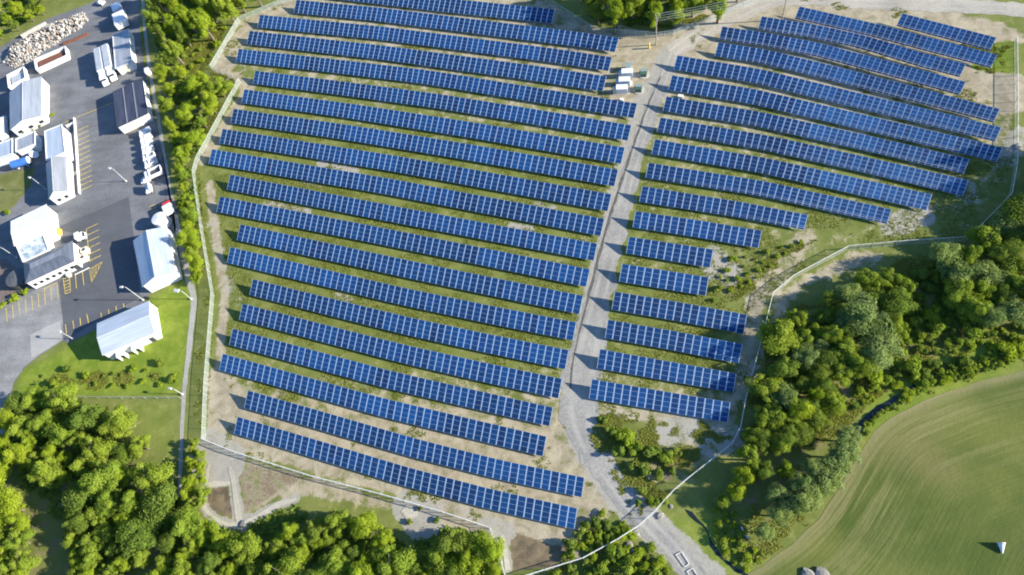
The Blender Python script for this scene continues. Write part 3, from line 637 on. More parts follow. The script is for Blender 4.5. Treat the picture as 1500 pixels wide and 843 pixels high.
b = Building('metal_shed', 'large shed with pale gabled metal roof casting a wide shadow on the dark asphalt', [(194.8,353.1),(244.5,331.7),(256.8,399),(208.2,420.8)], 5.0).gable(6.4, 0, 'white_wall', 'roof_pale') if False else None
def E(*p): return list(p)
b = Building('metal_shed', 'large shed with pale gabled metal roof beside the hedge, casting a wide shadow on asphalt', E((194.8,353.1),(244.5,331.7),(256.8,399),(208.2,420.8)), 4.6)
b.gable(6.6, 0 if not b.flip else 1, 'white_wall', 'roof_pale')
for i in range(4):
    if np.linalg.norm(b.w[i]-b.w[(i+1) % 4]) < 16: pass
b2 = Building('long_shed', 'pale metal-roofed shed standing on the bright lawn below the others', E((141.8,474.2),(218.7,440.7),(226.5,487),(149.6,521.1)), 4.4)
b2.gable(5.6, 1 if not b2.flip else 0, 'white_wall', 'roof_pale2')
def side_facing(bd, dx, dy):
    """index of the wall that looks towards direction dx, dy"""
    best, bi = -9, 0
    for i in range(4):
        a, c = bd.w[i], bd.w[(i+1) % 4]; m = (a+c)/2; d = (c-a)/np.linalg.norm(c-a); n = np.array([d[1], -d[0]])
        if m@n < 0: n = -n
        if n@np.array([dx, dy]) > best: best, bi = n@np.array([dx, dy]), i
    return bi
i = side_facing(b2, .2, -1)
for t in (.25, .55):
    a, c = b2.w[i], b2.w[(i+1) % 4]; d = (c-a)/np.linalg.norm(c-a); n = np.array([d[1], -d[0]]); n = n if (a+c)@n > 0 else -n
    p = a+(c-a)*t; m = MB(); m.prism([p-d*1.1, p+d*1.1, p+d*1.1+n*2.0, p-d*1.1+n*2.0], 2.75, 2.95)
    m.prism([p-d*1.05, p-d*.9, p-d*.9+n*1.9, p-d*1.05+n*1.9], 0, 2.748); m.prism([p+d*.9, p+d*1.05, p+d*1.05+n*1.9, p+d*.9+n*1.9], 0, 2.748)
    m.build('porch', M['white_wall'], b2.root); b2.on_wall('door', i, t, 1.3, 0.02, 2.3, 'dark_metal')
b2.on_wall('door', i, .85, 1.4, .02, 2.3, 'dark_metal')
i = side_facing(b, -1, 0)
for t in (.25, .5, .75): b.on_wall('door', i, t, 3.6, .02, 3.6, 'grey_metal')
b3 = Building('workshop', 'white workshop with wide grey gabled roof left of the two parked trailer trucks', E((13.9,135.5),(60.9,112),(60.6,169),(14.4,191)), 4.4)
b3.gable(6.0, 0 if not b3.flip else 1, 'white_wall', 'roof_grey')
i = side_facing(b3, 0, -1)
for t in (.15, .5, .85): b3.on_wall('window', i, t, 1.6, 1.2, 2.4, 'glass')
Building('annex', 'small flat grey-roofed white annex right under the wide grey workshop', E((24,204.8),(52.3,193.1),(52.3,212.3),(24,224)), 3.6).flat('white_wall', 'roof_grey')
Building('annex', 'small pale flat-roofed annex cut by the left edge of the photo', E((-18,217),(19.2,203.8),(19.2,226.2),(-18,240)), 3.6).flat('white_wall', 'roof_pale')
b4 = Building('office_block', 'white block with plain pale flat roof behind the white railing', E((65.7,193),(91.3,183),(96,224),(68.3,236.3)), 5.0); b4.flat('white_wall', 'roof_pale', .2)
b5 = Building('gabled_house', 'narrow house with grey and dark gabled roof joined below the pale flat block', E((67,241),(96.6,229.4),(98.8,279),(71,292.3)), 4.2)
b5.gable(6.4, 0 if not b5.flip else 1, 'white_wall', 'roof_mid')
i = side_facing(b5, 0, -1)
for t in (.3, .7): b5.on_wall('window', i, t, 1.2, 1.2, 2.4, 'glass')
b6 = Building('membrane_hall', 'hall with bright white roof, the whitest in the yard', E((15.5,324.3),(67.8,299.3),(72,338),(20.5,361)), 5.6)
b6.gable(6.3, 1 if not b6.flip else 0, 'white_wall', 'membrane')
b7 = Building('lean_to', 'lower extension with mottled bluish roof against the bright white hall', E((25,362.7),(64,343.5),(72,367),(34.2,385)), 4.4); b7.flat('white_wall', 'mottled', .25)
b8 = Building('long_office', 'long white building with dark slate roof and a row of small windows', E((34.7,386.2),(106.8,353.1),(109.4,383),(37.4,416.3)), 4.2)
m = MB(); m.prism(b8.w, 0, 4.15); m.build('wall', M['white_wall'], b8.root)
m = MB(); q = b8.q; q1 = inset(q, 3.2); m.prism(q, 4.2, 4.35); m.prism(q, 4.352, 6.0, top=q1, bottom=False); b8.roof = m.build('roof', M['roof_slate'], b8.root)
m = MB(); m.prism(inset(q1, .05), 6.01, 6.06); m.build('roof_deck', M['roof_mid'], b8.roof)
i = side_facing(b8, .2, -1)
for k in range(7): b8.on_wall('window', i, .08+k*.13, 1.1, 1.3, 2.5, 'glass')
b8.on_wall('door', i, .93, 1.6, .02, 2.3, 'dark_metal')
b9 = Building('dark_roof_store', 'store with flat dark navy roof split by two pale seams', E((166,135),(209,115),(217,167),(172,188)), 3.7)
b9.flat('white_wall', 'roof_dark', .12, 'roof_dark')
for f in (.33, .66):
    a = b9.q[0]; s0, s1, s2, s3 = b9.q if not b9.flip else (b9.q[0], b9.q[3], b9.q[2], b9.q[1])
    p0 = s0+(s1-s0)*f; p1 = s3+(s2-s3)*f; d = (s1-s0)/np.linalg.norm(s1-s0)*.16
    m = MB(); m.prism([p0-d, p0+d, p1+d, p1-d], 3.852, 4.0); m.build('roof_seam', M['roof_mid'], b9.roof)
i = side_facing(b9, .2, -1)
for t in (.15, .4): b9.on_wall('door', i, t, 2.6, .02, 3.2, 'cream')
b10 = Building('storage_shed', 'white shed with flat grey roof beside the two trailer trucks', E((165,52.3),(189,42.7),(193.7,92),(169,101.7)), 3.6); b10.flat('white_wall', 'roof_grey', .12)
i = side_facing(b10, .2, -1); b10.on_wall('door', i, .5, 3.0, .02, 3.2, 'cream')

# white railing wall and ramp
def wall_thing(name, pts, h, th, mat, label, cat='wall', z0=0.0):
    q = W(pts); c = np.mean(q, 0); m = MB()
    for a, b in zip(q[:-1], q[1:]):
        a, b = np.array(a)-c, np.array(b)-c; d = (b-a)/np.linalg.norm(b-a); n = np.array([-d[1], d[0]])*th/2
        m.prism([a-n, b-n, b+n, a+n], z0, h)
    o = m.build(name, M[mat], None, (c[0], c[1], 0)); tag(o, label, cat); return o
wall_thing('railing', [(98.5,187),(111,181.5)], 1.1, .25, 'white_wall', 'short white railing closing the top of the sunken ramp', 'railing')
wall_thing('railing', [(110.5,175),(113,210),(115.5,250),(118,285)], 1.1, .25, 'white_wall', 'long thin white railing between the ramp and the yellow parking lines', 'railing')
wall_thing('retaining_wall', [(34,56),(52,46),(70,37)], 1.6, .6, 'concrete', 'pale concrete wall behind the heap of rubble', 'wall')
wall_thing('steps', [(105,258),(117,252)], .5, 1.6, 'concrete', 'small concrete steps crossing from the narrow house to the railing', 'steps')
wall_thing('kerb_wall', [(-20,455),(0,446),(35,425)], .35, .3, 'concrete', 'low pale kerb behind three round shrubs', 'kerb')
wall_thing('kerb_wall', [(110,403),(131,393)], .25, .3, 'white_wall', 'short white kerb by the yellow hatched triangle', 'kerb')
wall_thing('steel_beam', [(93,66),(112,59),(130,51)], .9, .8, 'rust', 'rusty brown beam lying beside the rubble heap', 'beam')
wall_thing('culvert_headwall', [(1085.5,773),(1090,784),(1097,790)], 1.2, .35, 'concrete', 'pale concrete headwall in deep shade at the end of the willow row', 'wall')

# ================================================================ vehicles
wh = MB(); wh.tube((-.14, 0, 0), (.14, 0, 0), .46, n=12); wh.tube((.141, 0, 0), (.16, 0, 0), .24, n=8, mi=1); WHEEL = wh.mesh('wheel', [M['tyre'], M['grey_metal']])
class Car:
    """x across, +y forward; front and back are photo points on the ground"""
    def __init__(s, name, label, cat, back, front, group=None, z=1.5):
        a, b = P2(*back, z), P2(*front, z); s.L = np.linalg.norm(b-a); c = (a+b)/2; d = b-a
        s.root = empty(name, (c[0], c[1], 0), math.atan2(d[1], d[0])-math.pi/2); tag(s.root, label, cat, group)
    def part(s, name, boxes, mat, parent=None):
        m = MB()
        for bx in boxes:
            if len(bx) == 6: m.box(*bx)
            else: m.prism(bx[0], bx[1], bx[2], top=bx[3])
        return m.build(name, M[mat], parent or s.root)
    def wheels(s, xs, ys, r=.46):
        for x in xs:
            for y in ys:
                o = bpy.data.objects.new('wheel', WHEEL); C.objects.link(o); o.parent = s.root; o.location = (x, y, r); o.scale = (1.2 if x > 0 else -1.2, r/.46, r/.46)
def rect(x0, x1, y0, y1): return [(x0, y0), (x1, y0), (x1, y1), (x0, y1)]
def box_truck(label, back, front, wd=2.4, cab='white_paint', box='white_paint', h=3.2, cabl=1.8, group=None, name='box_truck', cat='truck', open_bed=None):
    k = Car(name, label, cat, back, front, group); L = k.L; y0, y1 = -L/2, L/2; w2 = wd/2; cy = y1-cabl
    k.part('chassis', [(-w2*.8, w2*.8, y0+.1, y1-.3, .55, .80)], 'dark_metal')
    if open_bed:
        t = .14; k.part('cargo_bed', [(-w2, w2, y0, cy-.25, .81, .98), (-w2, -w2+t, y0, cy-.25, .982, 2.3), (w2-t, w2, y0, cy-.25, .982, 2.3), (-w2+t+.003, w2-t-.003, y0, y0+t, .982, 2.3), (-w2+t+.003, w2-t-.003, cy-.25-t, cy-.25, .982, 2.5)], box)
        k.part('load', [(rect(-w2+t+.02, w2-t-.02, y0+t+.02, cy-.27-t), .985, 1.6, rect(-w2*.7, w2*.7, y0+.7, cy-.9))], open_bed)
    else:
        k.part('cargo_box', [(-w2, w2, y0, cy-.25, .81, h)], box)
    cb = k.part('cab', [(-w2*.95, w2*.95, cy, y1, .5, 1.35), (rect(-w2*.95, w2*.95, cy, y1), 1.352, 2.25, rect(-w2*.85, w2*.85, cy+.05, y1-.65))], cab)
    k.part('windscreen', [([(-w2*.82, y1-.10), (w2*.82, y1-.10), (w2*.82, y1-.04), (-w2*.82, y1-.04)], 1.42, 2.12, [(-w2*.78, y1-.62), (w2*.78, y1-.62), (w2*.78, y1-.54), (-w2*.78, y1-.54)])], 'glass', cb)
    k.wheels((-w2+.15, w2-.15), (y0+L*.18, y1-cabl*.5)); return k
def pickup(label, back, front, wd=2.0, paint='white_paint', group=None, name='pickup', cat='pickup'):
    k = Car(name, label, cat, back, front, group); L = k.L; y0, y1 = -L/2, L/2; w2 = wd/2
    k.part('body', [(rect(-w2, w2, y0, y1), .45, .95, rect(-w2*.97, w2*.97, y0, y1-.05)), (-w2*.97, w2*.97, y1-L*.36, y1-.15, .952, 1.1)], paint)
    cb = k.part('cab', [(rect(-w2*.95, w2*.95, -L*.12, y1-L*.28), 1.102, 1.75, rect(-w2*.78, w2*.78, -L*.06, y1-L*.40))], paint)
    k.part('windscreen', [([(-w2*.8, y1-L*.31), (w2*.8, y1-L*.31), (w2*.8, y1-L*.29), (-w2*.8, y1-L*.29)], 1.16, 1.68, [(-w2*.7, y1-L*.40), (w2*.7, y1-L*.40), (w2*.7, y1-L*.385), (-w2*.7, y1-L*.385)])], 'glass', cb)
    t = .1; k.part('cargo_bed', [(-w2*.97, -w2*.97+t, y0, -L*.13, .953, 1.25), (w2*.97-t, w2*.97, y0, -L*.13, .953, 1.25), (-w2*.87, w2*.87, y0, y0+t, .953, 1.25)], paint)
    k.wheels((-w2+.12, w2-.12), (y0+L*.2, y1-L*.18), .38); return k
def semi(label, tl, tr, bl, cab_end, group):
    """roof corners of the trailer, and where the tractor ends"""
    a, b, c = P2(*tl, 4), P2(*tr, 4), P2(*bl, 4); wd = np.linalg.norm(b-a); L = np.linalg.norm(c-a); d = (c-a)/L; mid = (a+b)/2
    e = P2(*cab_end, 1.0); tot = (e-mid)@d
    root = empty('trailer_truck', (mid[0], mid[1], 0), math.atan2(d[1], d[0])-math.pi/2); tag(root, label, 'truck', group); w2 = wd/2
    def part(name, boxes, mat, parent=None):
        m = MB()
        for bx in boxes:
            if len(bx) == 6: m.box(*bx)
            else: m.prism(bx[0], bx[1], bx[2], top=bx[3])
        return m.build(name, M[mat], parent or root)
    tr_ = part('trailer', [(-w2, w2, 0, L, 1.15, 4.0)], 'white_paint'); part('trailer_roof', [(-w2*.93, w2*.93, .15, L-.15, 4.004, 4.03)], 'grey_metal', tr_)
    part('chassis', [(-w2*.7, w2*.7, .3, tot-.3, .75, 1.1)], 'dark_metal')
    cb = part('cab', [(-w2*.92, w2*.92, L+.5, tot-1.3, 1.102, 3.2), (rect(-w2*.92, w2*.92, tot-1.298, tot), .7, 1.9, rect(-w2*.8, w2*.8, tot-1.298, tot-.15))], 'white_paint')
    part('windscreen', [(-w2*.85, w2*.85, tot-1.297, tot-1.24, 2.1, 2.9)], 'glass', cb)
    for x in (-w2+.2, w2-.2):
        for y in (.9, 2.1, L-1.0, L+.6, tot-.9):
            o = bpy.data.objects.new('wheel', WHEEL); C.objects.link(o); o.parent = root; o.location = (x, y, .5); o.scale = (1.4 if x > 0 else -1.4, 1.09, 1.09)
    return root
semi('white trailer truck, left one of the parked pair', (136.5,72.8), (145.2,68.6), (141.5,105), (150.3,127.5), 'parked trailer trucks')
semi('white trailer truck, right one of the parked pair next to the shed', (147.2,67.8), (156.4,63.6), (153,100.2), (160.4,121), 'parked trailer trucks')
G = 'white trucks parked side by side'
tl = [(205,196.5,219,189.5), (206.5,205,221,198), (208,214,222.5,207), (209.5,223.5,224,216.5)]
for i, (x0, y0_, x1_, y1_) in enumerate(tl):
    box_truck('white box truck, %s from the top of the row under the dark-roofed store' % ORD[i].replace('topmost', 'first'), (x1_+1, y1_-.4), (x0-2, y0_+1.2), 1.75, h=2.15, group=G, cabl=1.7)
box_truck('white truck with grey cargo in an open bed, upper of two in the row', (226.5,226), (208.5,234), 2.2, group=G, open_bed='grey_metal', name='flatbed_truck')
box_truck('white truck with grey cargo in open bed, beside the black-bedded one', (229.5,234.5), (211,243), 2.2, group=G, open_bed='grey_metal', name='flatbed_truck')
box_truck('larger white truck with an empty black open bed at the end of the row', (236.5,248), (211,259.5), 3.3, box='white_paint', open_bed='dark_metal', name='dump_truck', group=G)
pickup('small white pickup below the black-bedded truck, half in shade', (218,260), (205,264.5))
box_truck('white van standing alone with a long dark shadow', (221.5,274.5), (212.5,278.5), 3.0, h=2.9, name='delivery_van', cat='van', cabl=1.5)
box_truck('truck with red cab and white box by the hedge', (249.5,312), (243,296), 3.0, cab='red', h=2.8, name='box_truck', cabl=2.1)
box_truck('white truck in tree shade above the grey-roofed shed', (180,39), (174.5,18), 4.6, h=3.4, cabl=2.2)
box_truck('small white van in tree shade, uppermost of the two shaded vehicles', (173.5,16.5), (169,5.5), 3.6, h=2.6, name='delivery_van', cat='van', cabl=1.4)
pickup('white pickup at the top edge in tree shade', (150,3), (142,1), 2.1)
box_truck('white truck in blue shade left of the wide grey workshop', (6,203), (3.5,172), 2.8, h=3.0)
box_truck('small white box truck by the end of the slate-roofed building', (112,349), (124,343.5), 2.4, h=2.8, cabl=1.2)

# ================================================================ yard equipment
def open_container(name, label, px, h, load):
    q = [P2(*p, h) for p in px]; c = np.mean(q, 0); q = [p-c for p in q]; i1 = inset(q, .25); root = empty(name, (c[0], c[1], 0)); tag(root, label, 'container'); m = MB(); m.prism(q, 0, .3)
    for i in range(4):
        j = (i+1) % 4; m.prism([q[i], q[j], i1[j], i1[i]], .302, h)
    m.build('body', M['white_wall'], root)
    i2 = inset(i1, .05); i3 = inset(i1, .9); m = MB(); m.prism(i2, .302, h*.62, top=i3); m.build('load', M[load], root); return root
open_container('open_container', 'long white open container with rust-red load below the rubble heap', [(49,87),(95,67.5),(97.5,81),(52,102)], 2.4, 'rust')
open_container('open_container', 'shorter white open container left of the long one with the rust-red load', [(9.5,110),(34,97.5),(37,114),(11.5,128)], 2.4, 'grey_metal')
def cyl_tank(name, label, u, v, r, h, mat, capmat, cat='tank', dome=.3):
    p = P(u, v, h); root = empty(name, (p[0], p[1], 0)); tag(root, label, cat); m = MB(); m.tube((0, 0, 0), (0, 0, h), r, n=28); m.build('shell', M[mat], root)
    t = MB(); t.tube((0, 0, h+.004), (0, 0, h+dome), r*.99, r*.35, 28); t.tube((0, 0, h+dome+.002), (0, 0, h+dome+.2), .3, n=10); t.build('lid', M[capmat], root)
    for k in range(3): pass
    ld = MB(); ld.box(r+.03, r+.08, -.25, -.2, 0, h); ld.box(r+.03, r+.08, .2, .25, 0, h)
    for z in np.arange(.3, h, .4): ld.box(r+.04, r+.07, -.199, .199, z, z+.04)
    ld.build('ladder', M['grey_metal'], root); return root
cyl_tank('storage_tank', 'squat white storage tank just above the large pale shed', 232.5, 320, 2.5, 3.3, 'white_wall', 'membrane')
cyl_tank('storage_tank', 'dark round tank left of the slate-roofed building', 22.5, 407, 3.4, 2.6, 'dark_metal', 'asphalt_new')
a, b = P2(19, 243, 1.6), P2(43, 235.5, 1.6); c = (a+b)/2; root = empty('fuel_tank', (c[0], c[1], 0)); tag(root, 'blue horizontal tank with white end near the dish', 'tank')
m = MB(); m.tube((*(a-c), 1.9), (*(b-c), 1.9), 1.4, n=20); m.build('shell', M['blue'], root)
dv = (b-a)/np.linalg.norm(b-a); m = MB(); m.tube((*(b-c+dv*.01), 1.9), (*(b-c+dv*.35), 1.9), 1.38, 1.1, 20); m.build('end_cap', M['white_wall'], root)
for t in (.2, .8):
    q = (a-c)*(1-t)+(b-c)*t; m = MB(); m.box(q[0]-.3, q[0]+.3, q[1]-1.0, q[1]+1.0, 0, .62); m.build('saddle', M['concrete'], root)
p = P(55.5, 232); root = empty('satellite_dish', p); tag(root, 'white satellite dish beside the blue tank', 'dish')
m = MB(); m.tube((0, 0, 0), (0, 0, 1.8), .09); m.build('mast', M['grey_metal'], root)
m = MB(); prev = None
for k in range(5):
    r = 1.5*k/4; z = .35*(k/4)**2; ring = [(r*math.cos(t)*1.0, r*math.sin(t), z) for t in np.linspace(0, 2*math.pi, 18, endpoint=False)]
    ring = [(x*.77+zz*.64, y, 1.9-x*.64+zz*.77) for x, y, zz in ring]
    if prev:
        for i in range(18): m.quad([prev[i], prev[(i+1) % 18], ring[(i+1) % 18], ring[i]])
    prev = ring
m.build('dish', M['white_paint'], root, fix=False)
def crate(name, label, u, v, sx, sy, h, mat, cat, rz=.35, top=None):
    p = P(u, v, h); root = empty(name, (p[0], p[1], 0), rz); tag(root, label, cat); m = MB(); m.box(-sx, sx, -sy, sy, .1, h); m.build('casing', M[mat], root)
    m = MB(); m.box(-sx-.06, sx+.06, -sy-.06, sy+.06, h+.003, h+.1); m.build('lid', M[top or mat], root)
    m = MB(); m.box(-sx-.15, sx+.15, -sy-.15, sy+.15, 0, .098); m.build('plinth', M['concrete'], root); return root
def ac(label, u, v):
    r = crate('air_conditioner', label, u, v, 1.0, .9, 1.7, 'cream', 'air conditioner'); m = MB(); m.tube((0, 0, 1.802), (0, 0, 1.9), .6, n=16); m.build('fan_grille', M['dark_metal'], r)
ac('cream air conditioner beside the slate-roofed building, upper of two', 122.5, 366); ac('cream air conditioner beside the slate-roofed building, lower of two', 120.5, 377)
crate('skip_bin', 'small orange-yellow bin against the bright white hall', 82.3, 339, .9, 1.2, 1.5, 'orange', 'bin')
crate('utility_box', 'small white box beside the footpath near the store', 214.5, 102.5, .8, 1.2, 1.9, 'white_wall', 'cabinet')
crate('bollard_box', 'small white box at the entrance of the slate-roofed building', 99, 402, .5, .5, 1.2, 'cream', 'box')
# rubble
rb = MB(); RP = [(4,92),(14,72),(34,58),(70,38),(104,26),(122,18),(130,30),(116,44),(96,54),(82,66),(60,78),(44,92),(22,100)]
q = W(RP); bx = [p[0] for p in q]; by = [p[1] for p in q]; r = random.Random(4); cnt = 0
while cnt < 2200:
    x, y = r.uniform(min(bx), max(bx)), r.uniform(min(by), max(by))
    if not pip(np.array([x]), np.array([y]), q)[0]: continue
    e = float(segdist(np.array([x]), np.array([y]), q, True)[0]); hgt = min(2.6, e*.55)*r.uniform(.6, 1.1); s = r.uniform(.10, .42)*(2.0 if r.random() < .10 else 1); cnt += 1
    n = 5; a0 = r.uniform(0, 6); base = [(x+s*math.cos(a0+i*1.257)*r.uniform(.6, 1.2), y+s*math.sin(a0+i*1.257)*r.uniform(.6, 1.2)) for i in range(n)]
    topp = [(x+(bx_-x)*r.uniform(.4, .9), y+(by_-y)*r.uniform(.4, .9)) for bx_, by_ in base]; rb.prism(base, max(0, hgt-.5), hgt+s*.7, mi=r.choices([0, 1, 2, 3, 4], [50, 25, 12, 6, 7])[0], top=topp)
M['rub1'] = simple('pale rubble', (.42, .39, .34), .9, amt=.3, scale=1.5); M['rub2'] = simple('grey rubble', (.23, .225, .22), .9, amt=.3); M['rub3'] = simple('dark scrap', (.06, .055, .055), .8); M['rub4'] = simple('tan rubble', (.36, .27, .19), .9)
o = rb.build('rubble_heap', [M['rub1'], M['rub2'], M['rub4'], M['white_wall'], M['rub3']]); tag(o, 'heap of pale rubble and scrap in the top left yard', 'rubble', kind='stuff')

# ================================================================ lamps, poles, wires
def lamp(label, u, v, h, big=False, head=(1, .2), group=None):
    p = P(u, v); root = empty('lamp_post', p, math.atan2(head[1], head[0])); tag(root, label, 'lamp post', group)
    m = MB(); m.tube((0, 0, .5), (0, 0, h), .12, .08); m.build('pole', M['pole'], root); m = MB(); m.tube((0, 0, 0), (0, 0, .5), .35, n=12); m.build('base', M['concrete'], root)
    m = MB(); m.tube((0, 0, h), (1.0, 0, h+.15), .08, .06); m.build('arm', M['pole'], root); s = 1.7 if big else 1
    m = MB(); m.prism(rect(.9, .9+1.1*s, -.35*s, .35*s), h+.02, h+.28, top=rect(1.0, .8+1.1*s, -.25*s, .25*s)); m.build('lamp_head', M['pole'], root)
lamp('tall grey lamp post between the two pale metal sheds', 210, 440, 8.6, head=(-1, .1)); lamp('short lamp post at the corner of the concrete apron', 107.5, 497, 4.4, head=(-1, .5)); lamp('lamp post in the open asphalt left of the row of white trucks', 185, 266, 7, head=(-1, .3))
lamp('lamp post between the white hall and the dark round tank', 25, 378, 6.5, head=(-1, .2)); lamp('lamp post with large white head beside the footpath', 280.5, 438.5, 5.2, True, head=(-1, .2)); lamp('short lamp post where the low grey fence meets the footpath', 267.5, 578, 4, head=(-1, .3)); lamp('lamp post in the shade left of the narrow gabled house', 68, 278, 6.5, head=(-1, .4))
p0 = np.array(P(961, 66)); root = empty('utility_pole', tuple(p0)); tag(root, 'wooden utility pole with crossarm at the top of the solar field', 'utility pole')
m = MB(); m.tube((0, 0, 0), (0, 0, 11.6), .2, .13); m.build('pole', M['wood'], root)
p1 = np.array(P(1135, -8, 11)); dv = p1[:2]-p0[:2]; dv /= np.linalg.norm(dv); nv = np.array([-dv[1], dv[0]])
m = MB(); q = nv*1.7; m.tube((*q, 11.0), (*-q, 11.0), .12, n=6); q = nv*1.3; m.tube((*q, 9.9), (*-q, 9.9), .1, n=6); m.build('crossarm', M['wood'], root)
for s in (-1.5, -.5, .5, 1.5):
    m = MB(); q = nv*s; m.tube((*q, 11.12), (*q, 11.4), .07, n=6); m.build('insulator', M['white_paint'], root)
r2 = empty('utility_pole', (p1[0]+dv[0]*4, p1[1]+dv[1]*4, 0)); tag(r2, 'wooden utility pole beyond the top edge, carrying the wires onward', 'utility pole')
m = MB(); m.tube((0, 0, 0), (0, 0, 11.6), .2, .13); m.build('pole', M['wood'], r2); m = MB(); q = nv*1.7; m.tube((*q, 11.0), (*-q, 11.0), .12, n=6); m.build('crossarm', M['wood'], r2)
for k, s in enumerate((-1.5, -.5, .5, 1.5)):
    m = MB(); e = p1[:2]+dv*4-p0[:2]; L = 14
    for i in range(L):
        t0, t1 = i/L, (i+1)/L; f = lambda t: (*(e*t+nv*s), 11.42-1.2*4*t*(1-t)*.5)
        m.tube(f(t0), f(t1), .035, n=4)
    o = m.build('overhead_wire', M['fence_metal'], None, tuple(p0)); tag(o, 'overhead wire strung from the utility pole, %s of the four from the left' % ['first', 'second', 'third', 'fourth'][k], 'wire', 'overhead wires')
p = P(951, 71); root = empty('bollard', p); tag(root, 'yellow post in the bare soil near the utility pole', 'bollard'); m = MB(); m.tube((0, 0, 0), (0, 0, 2.0), .28, n=12); m.build('post', M['yellow'], root); m = MB(); m.tube((0, 0, 2.0), (0, 0, 2.25), .28, .08, 12); m.build('cap', M['yellow'], root)
# inverter cabinets and transformers on their pads
for k, (u, v) in enumerate([(918.5,107.5), (914.5,119.5), (910.8,131)]):
    p = P(u, v, 1.2); root = empty('inverter_cabinet', (p[0], p[1], 0), -.1); tag(root, 'white inverter cabinet beside the road, %s of the three' % ['uppermost', 'middle', 'lowest'][k], 'cabinet', 'white inverter cabinets')
    m = MB(); m.box(-1.7, 1.8, -1.0, 1.0, .15, 2.2); m.build('casing', M['white_paint'], root); m = MB(); m.box(-1.75, 1.85, -1.05, 1.05, 2.203, 2.3); m.build('lid', M['white_wall'], root)
    m = MB(); m.box(-2.7, -1.72, -.85, .85, .15, 1.8); m.build('side_unit', M['grey_metal'], root); m = MB(); m.box(-2.9, 2.6, -1.2, 1.2, 0, .148); m.build('plinth', M['concrete'], root)
    for y in (-.45, .45):
        m = MB(); m.box(1.803, 1.84, y-.38, y+.38, .3, 2.0); m.build('door', M['white_wall'], root)
crate('transformer', 'grey-green cabinet above the three white cabinets', 920.5, 96, .8, 1.2, 1.9, 'grey_green', 'transformer', -.1)
for k, (u, v) in enumerate([(942.5,107), (935,129.5)]):
    p = P(u, v, .9); root = empty('transformer', (p[0], p[1], 0), -.1); tag(root, 'dark green transformer on a pale pad, %s of the two by the road' % ['upper', 'lower'][k], 'transformer', 'dark green transformers')
    m = MB(); m.prism(rect(-1.0, 1.0, -.2, 1.3), .2, 1.75, top=rect(-.9, .9, -.2, 1.2)); m.build('casing', M['grey_green'], root); m = MB(); m.prism(rect(-1.0, 1.0, -1.2, -.203), .2, 1.5, top=rect(-.95, .95, -1.05, -.203)); m.build('hood', M['green_box'], root)
    m = MB(); m.tube((0.1, 0, 0), (.1, 0, .198), 1.75, n=24); m.build('plinth', M['concrete'], root)
    for s in (-1, 1):
        m = MB(); m.box(s*1.12-.08, s*1.12+.08, -.1, 1.1, .4, 1.5); m.build('radiator', M['green_box'], root)
crate('junction_box', 'small white junction box on the ground under a solar row right of the road', 997, 140.5, .75, .45, .7, 'white_wall', 'box', -.3); crate('junction_box', 'small white junction box below the lowest white cabinet', 910.7, 145.5, .5, .4, .6, 'white_wall', 'box', -.3)
# field marker: a white funnel on a short stem
pa, pb = np.array(P(1468.5, 811, .3)), np.array(P(1467, 796, .95)); dv = (pb-pa)[:2]; L = np.linalg.norm(dv); root = empty('cone_marker', (pa[0], pa[1], 0), math.atan2(dv[1], dv[0])); tag(root, 'white cone lying on its side, alone in the mown field', 'marker')
m = MB(); m.tube((0, 0, .25), (L, 0, .85), .14, .74, 20); m.build('cone', M['white_paint'], root); m = MB(); m.tube((L+.002, 0, .85), (L+.15, 0, .87), .82, .82, 20); m.build('rim', M['white_wall'], root)
for y in (-.6, .6):
    m = MB(); m.tube((L*.8, y, 0), (L*.8, y*.5, .5), .06); m.build('foot', M['grey_metal'], root)
# frames lying on the road
def frame_thing(label, pts):
    q = W(pts); c = np.mean(q, 0); m = MB()
    for a, b in zip(q, q[1:]+q[:1]):
        a, b = np.array(a)-c, np.array(b)-c; m.tube((*a, .22), (*b, .20), .07, n=6)
    o = m.build('steel_frame', M['white_wall'], None, (c[0], c[1], 0), fix=False); tag(o, label, 'frame', 'white frames on the road')
frame_thing('white rectangular frame lying on the gravel road near the bottom edge', [(990,813),(998.5,808.5),(1009.5,826),(1003,831)]); frame_thing('white rectangular frame on the gravel road, cut by the bottom edge', [(1006.5,837.5),(1014.5,832.5),(1030,856),(1021,861)])
def boulder(label, u, v, s, seed, group=None):
    r = random.Random(seed); bm = bmesh.new(); bmesh.ops.create_icosphere(bm, subdivisions=2, radius=1)
    for q in bm.verts: q.co = Vector((q.co.x*s*1.2, q.co.y*s, max(-.2, q.co.z*s*.36)))*r.uniform(.82, 1.12)
    me = bpy.data.meshes.new('boulder'); bm.to_mesh(me); bm.free(); me.materials.append(M['boulder']); o = bpy.data.objects.new('boulder', me); C.objects.link(o); p = P(u, v); o.location = (p[0], p[1], s*.2); o.rotation_euler = (0, 0, r.uniform(0, 6)); tag(o, label, 'boulder', group)
boulder('white boulder right of the fence where it crosses the gravel road', 966.5, 756, .85, 1); boulder('pale boulder left of the road beside the curving fence', 932, 781, .8, 2); boulder('pale boulder in the grass left of the road, larger of two', 921, 800, .9, 3); boulder('pale boulder in the grass left of the road, smaller of two', 926, 808, .5, 4)
boulder('large pale boulder at the bottom edge in the mown field, left one', 1184, 843, 1.4, 5); boulder('large pale boulder at the bottom edge in the mown field, right one', 1205, 844, 1.7, 6); boulder('small pale boulder above the road bend by the fence', 983, 742, .5, 7); boulder('white boulder under the right end of the solar rows beyond the fence', 1491, 216, 1.0, 8)
boulder('pale stones at the tip of the settling basin', 357, 768, 1.0, 9)

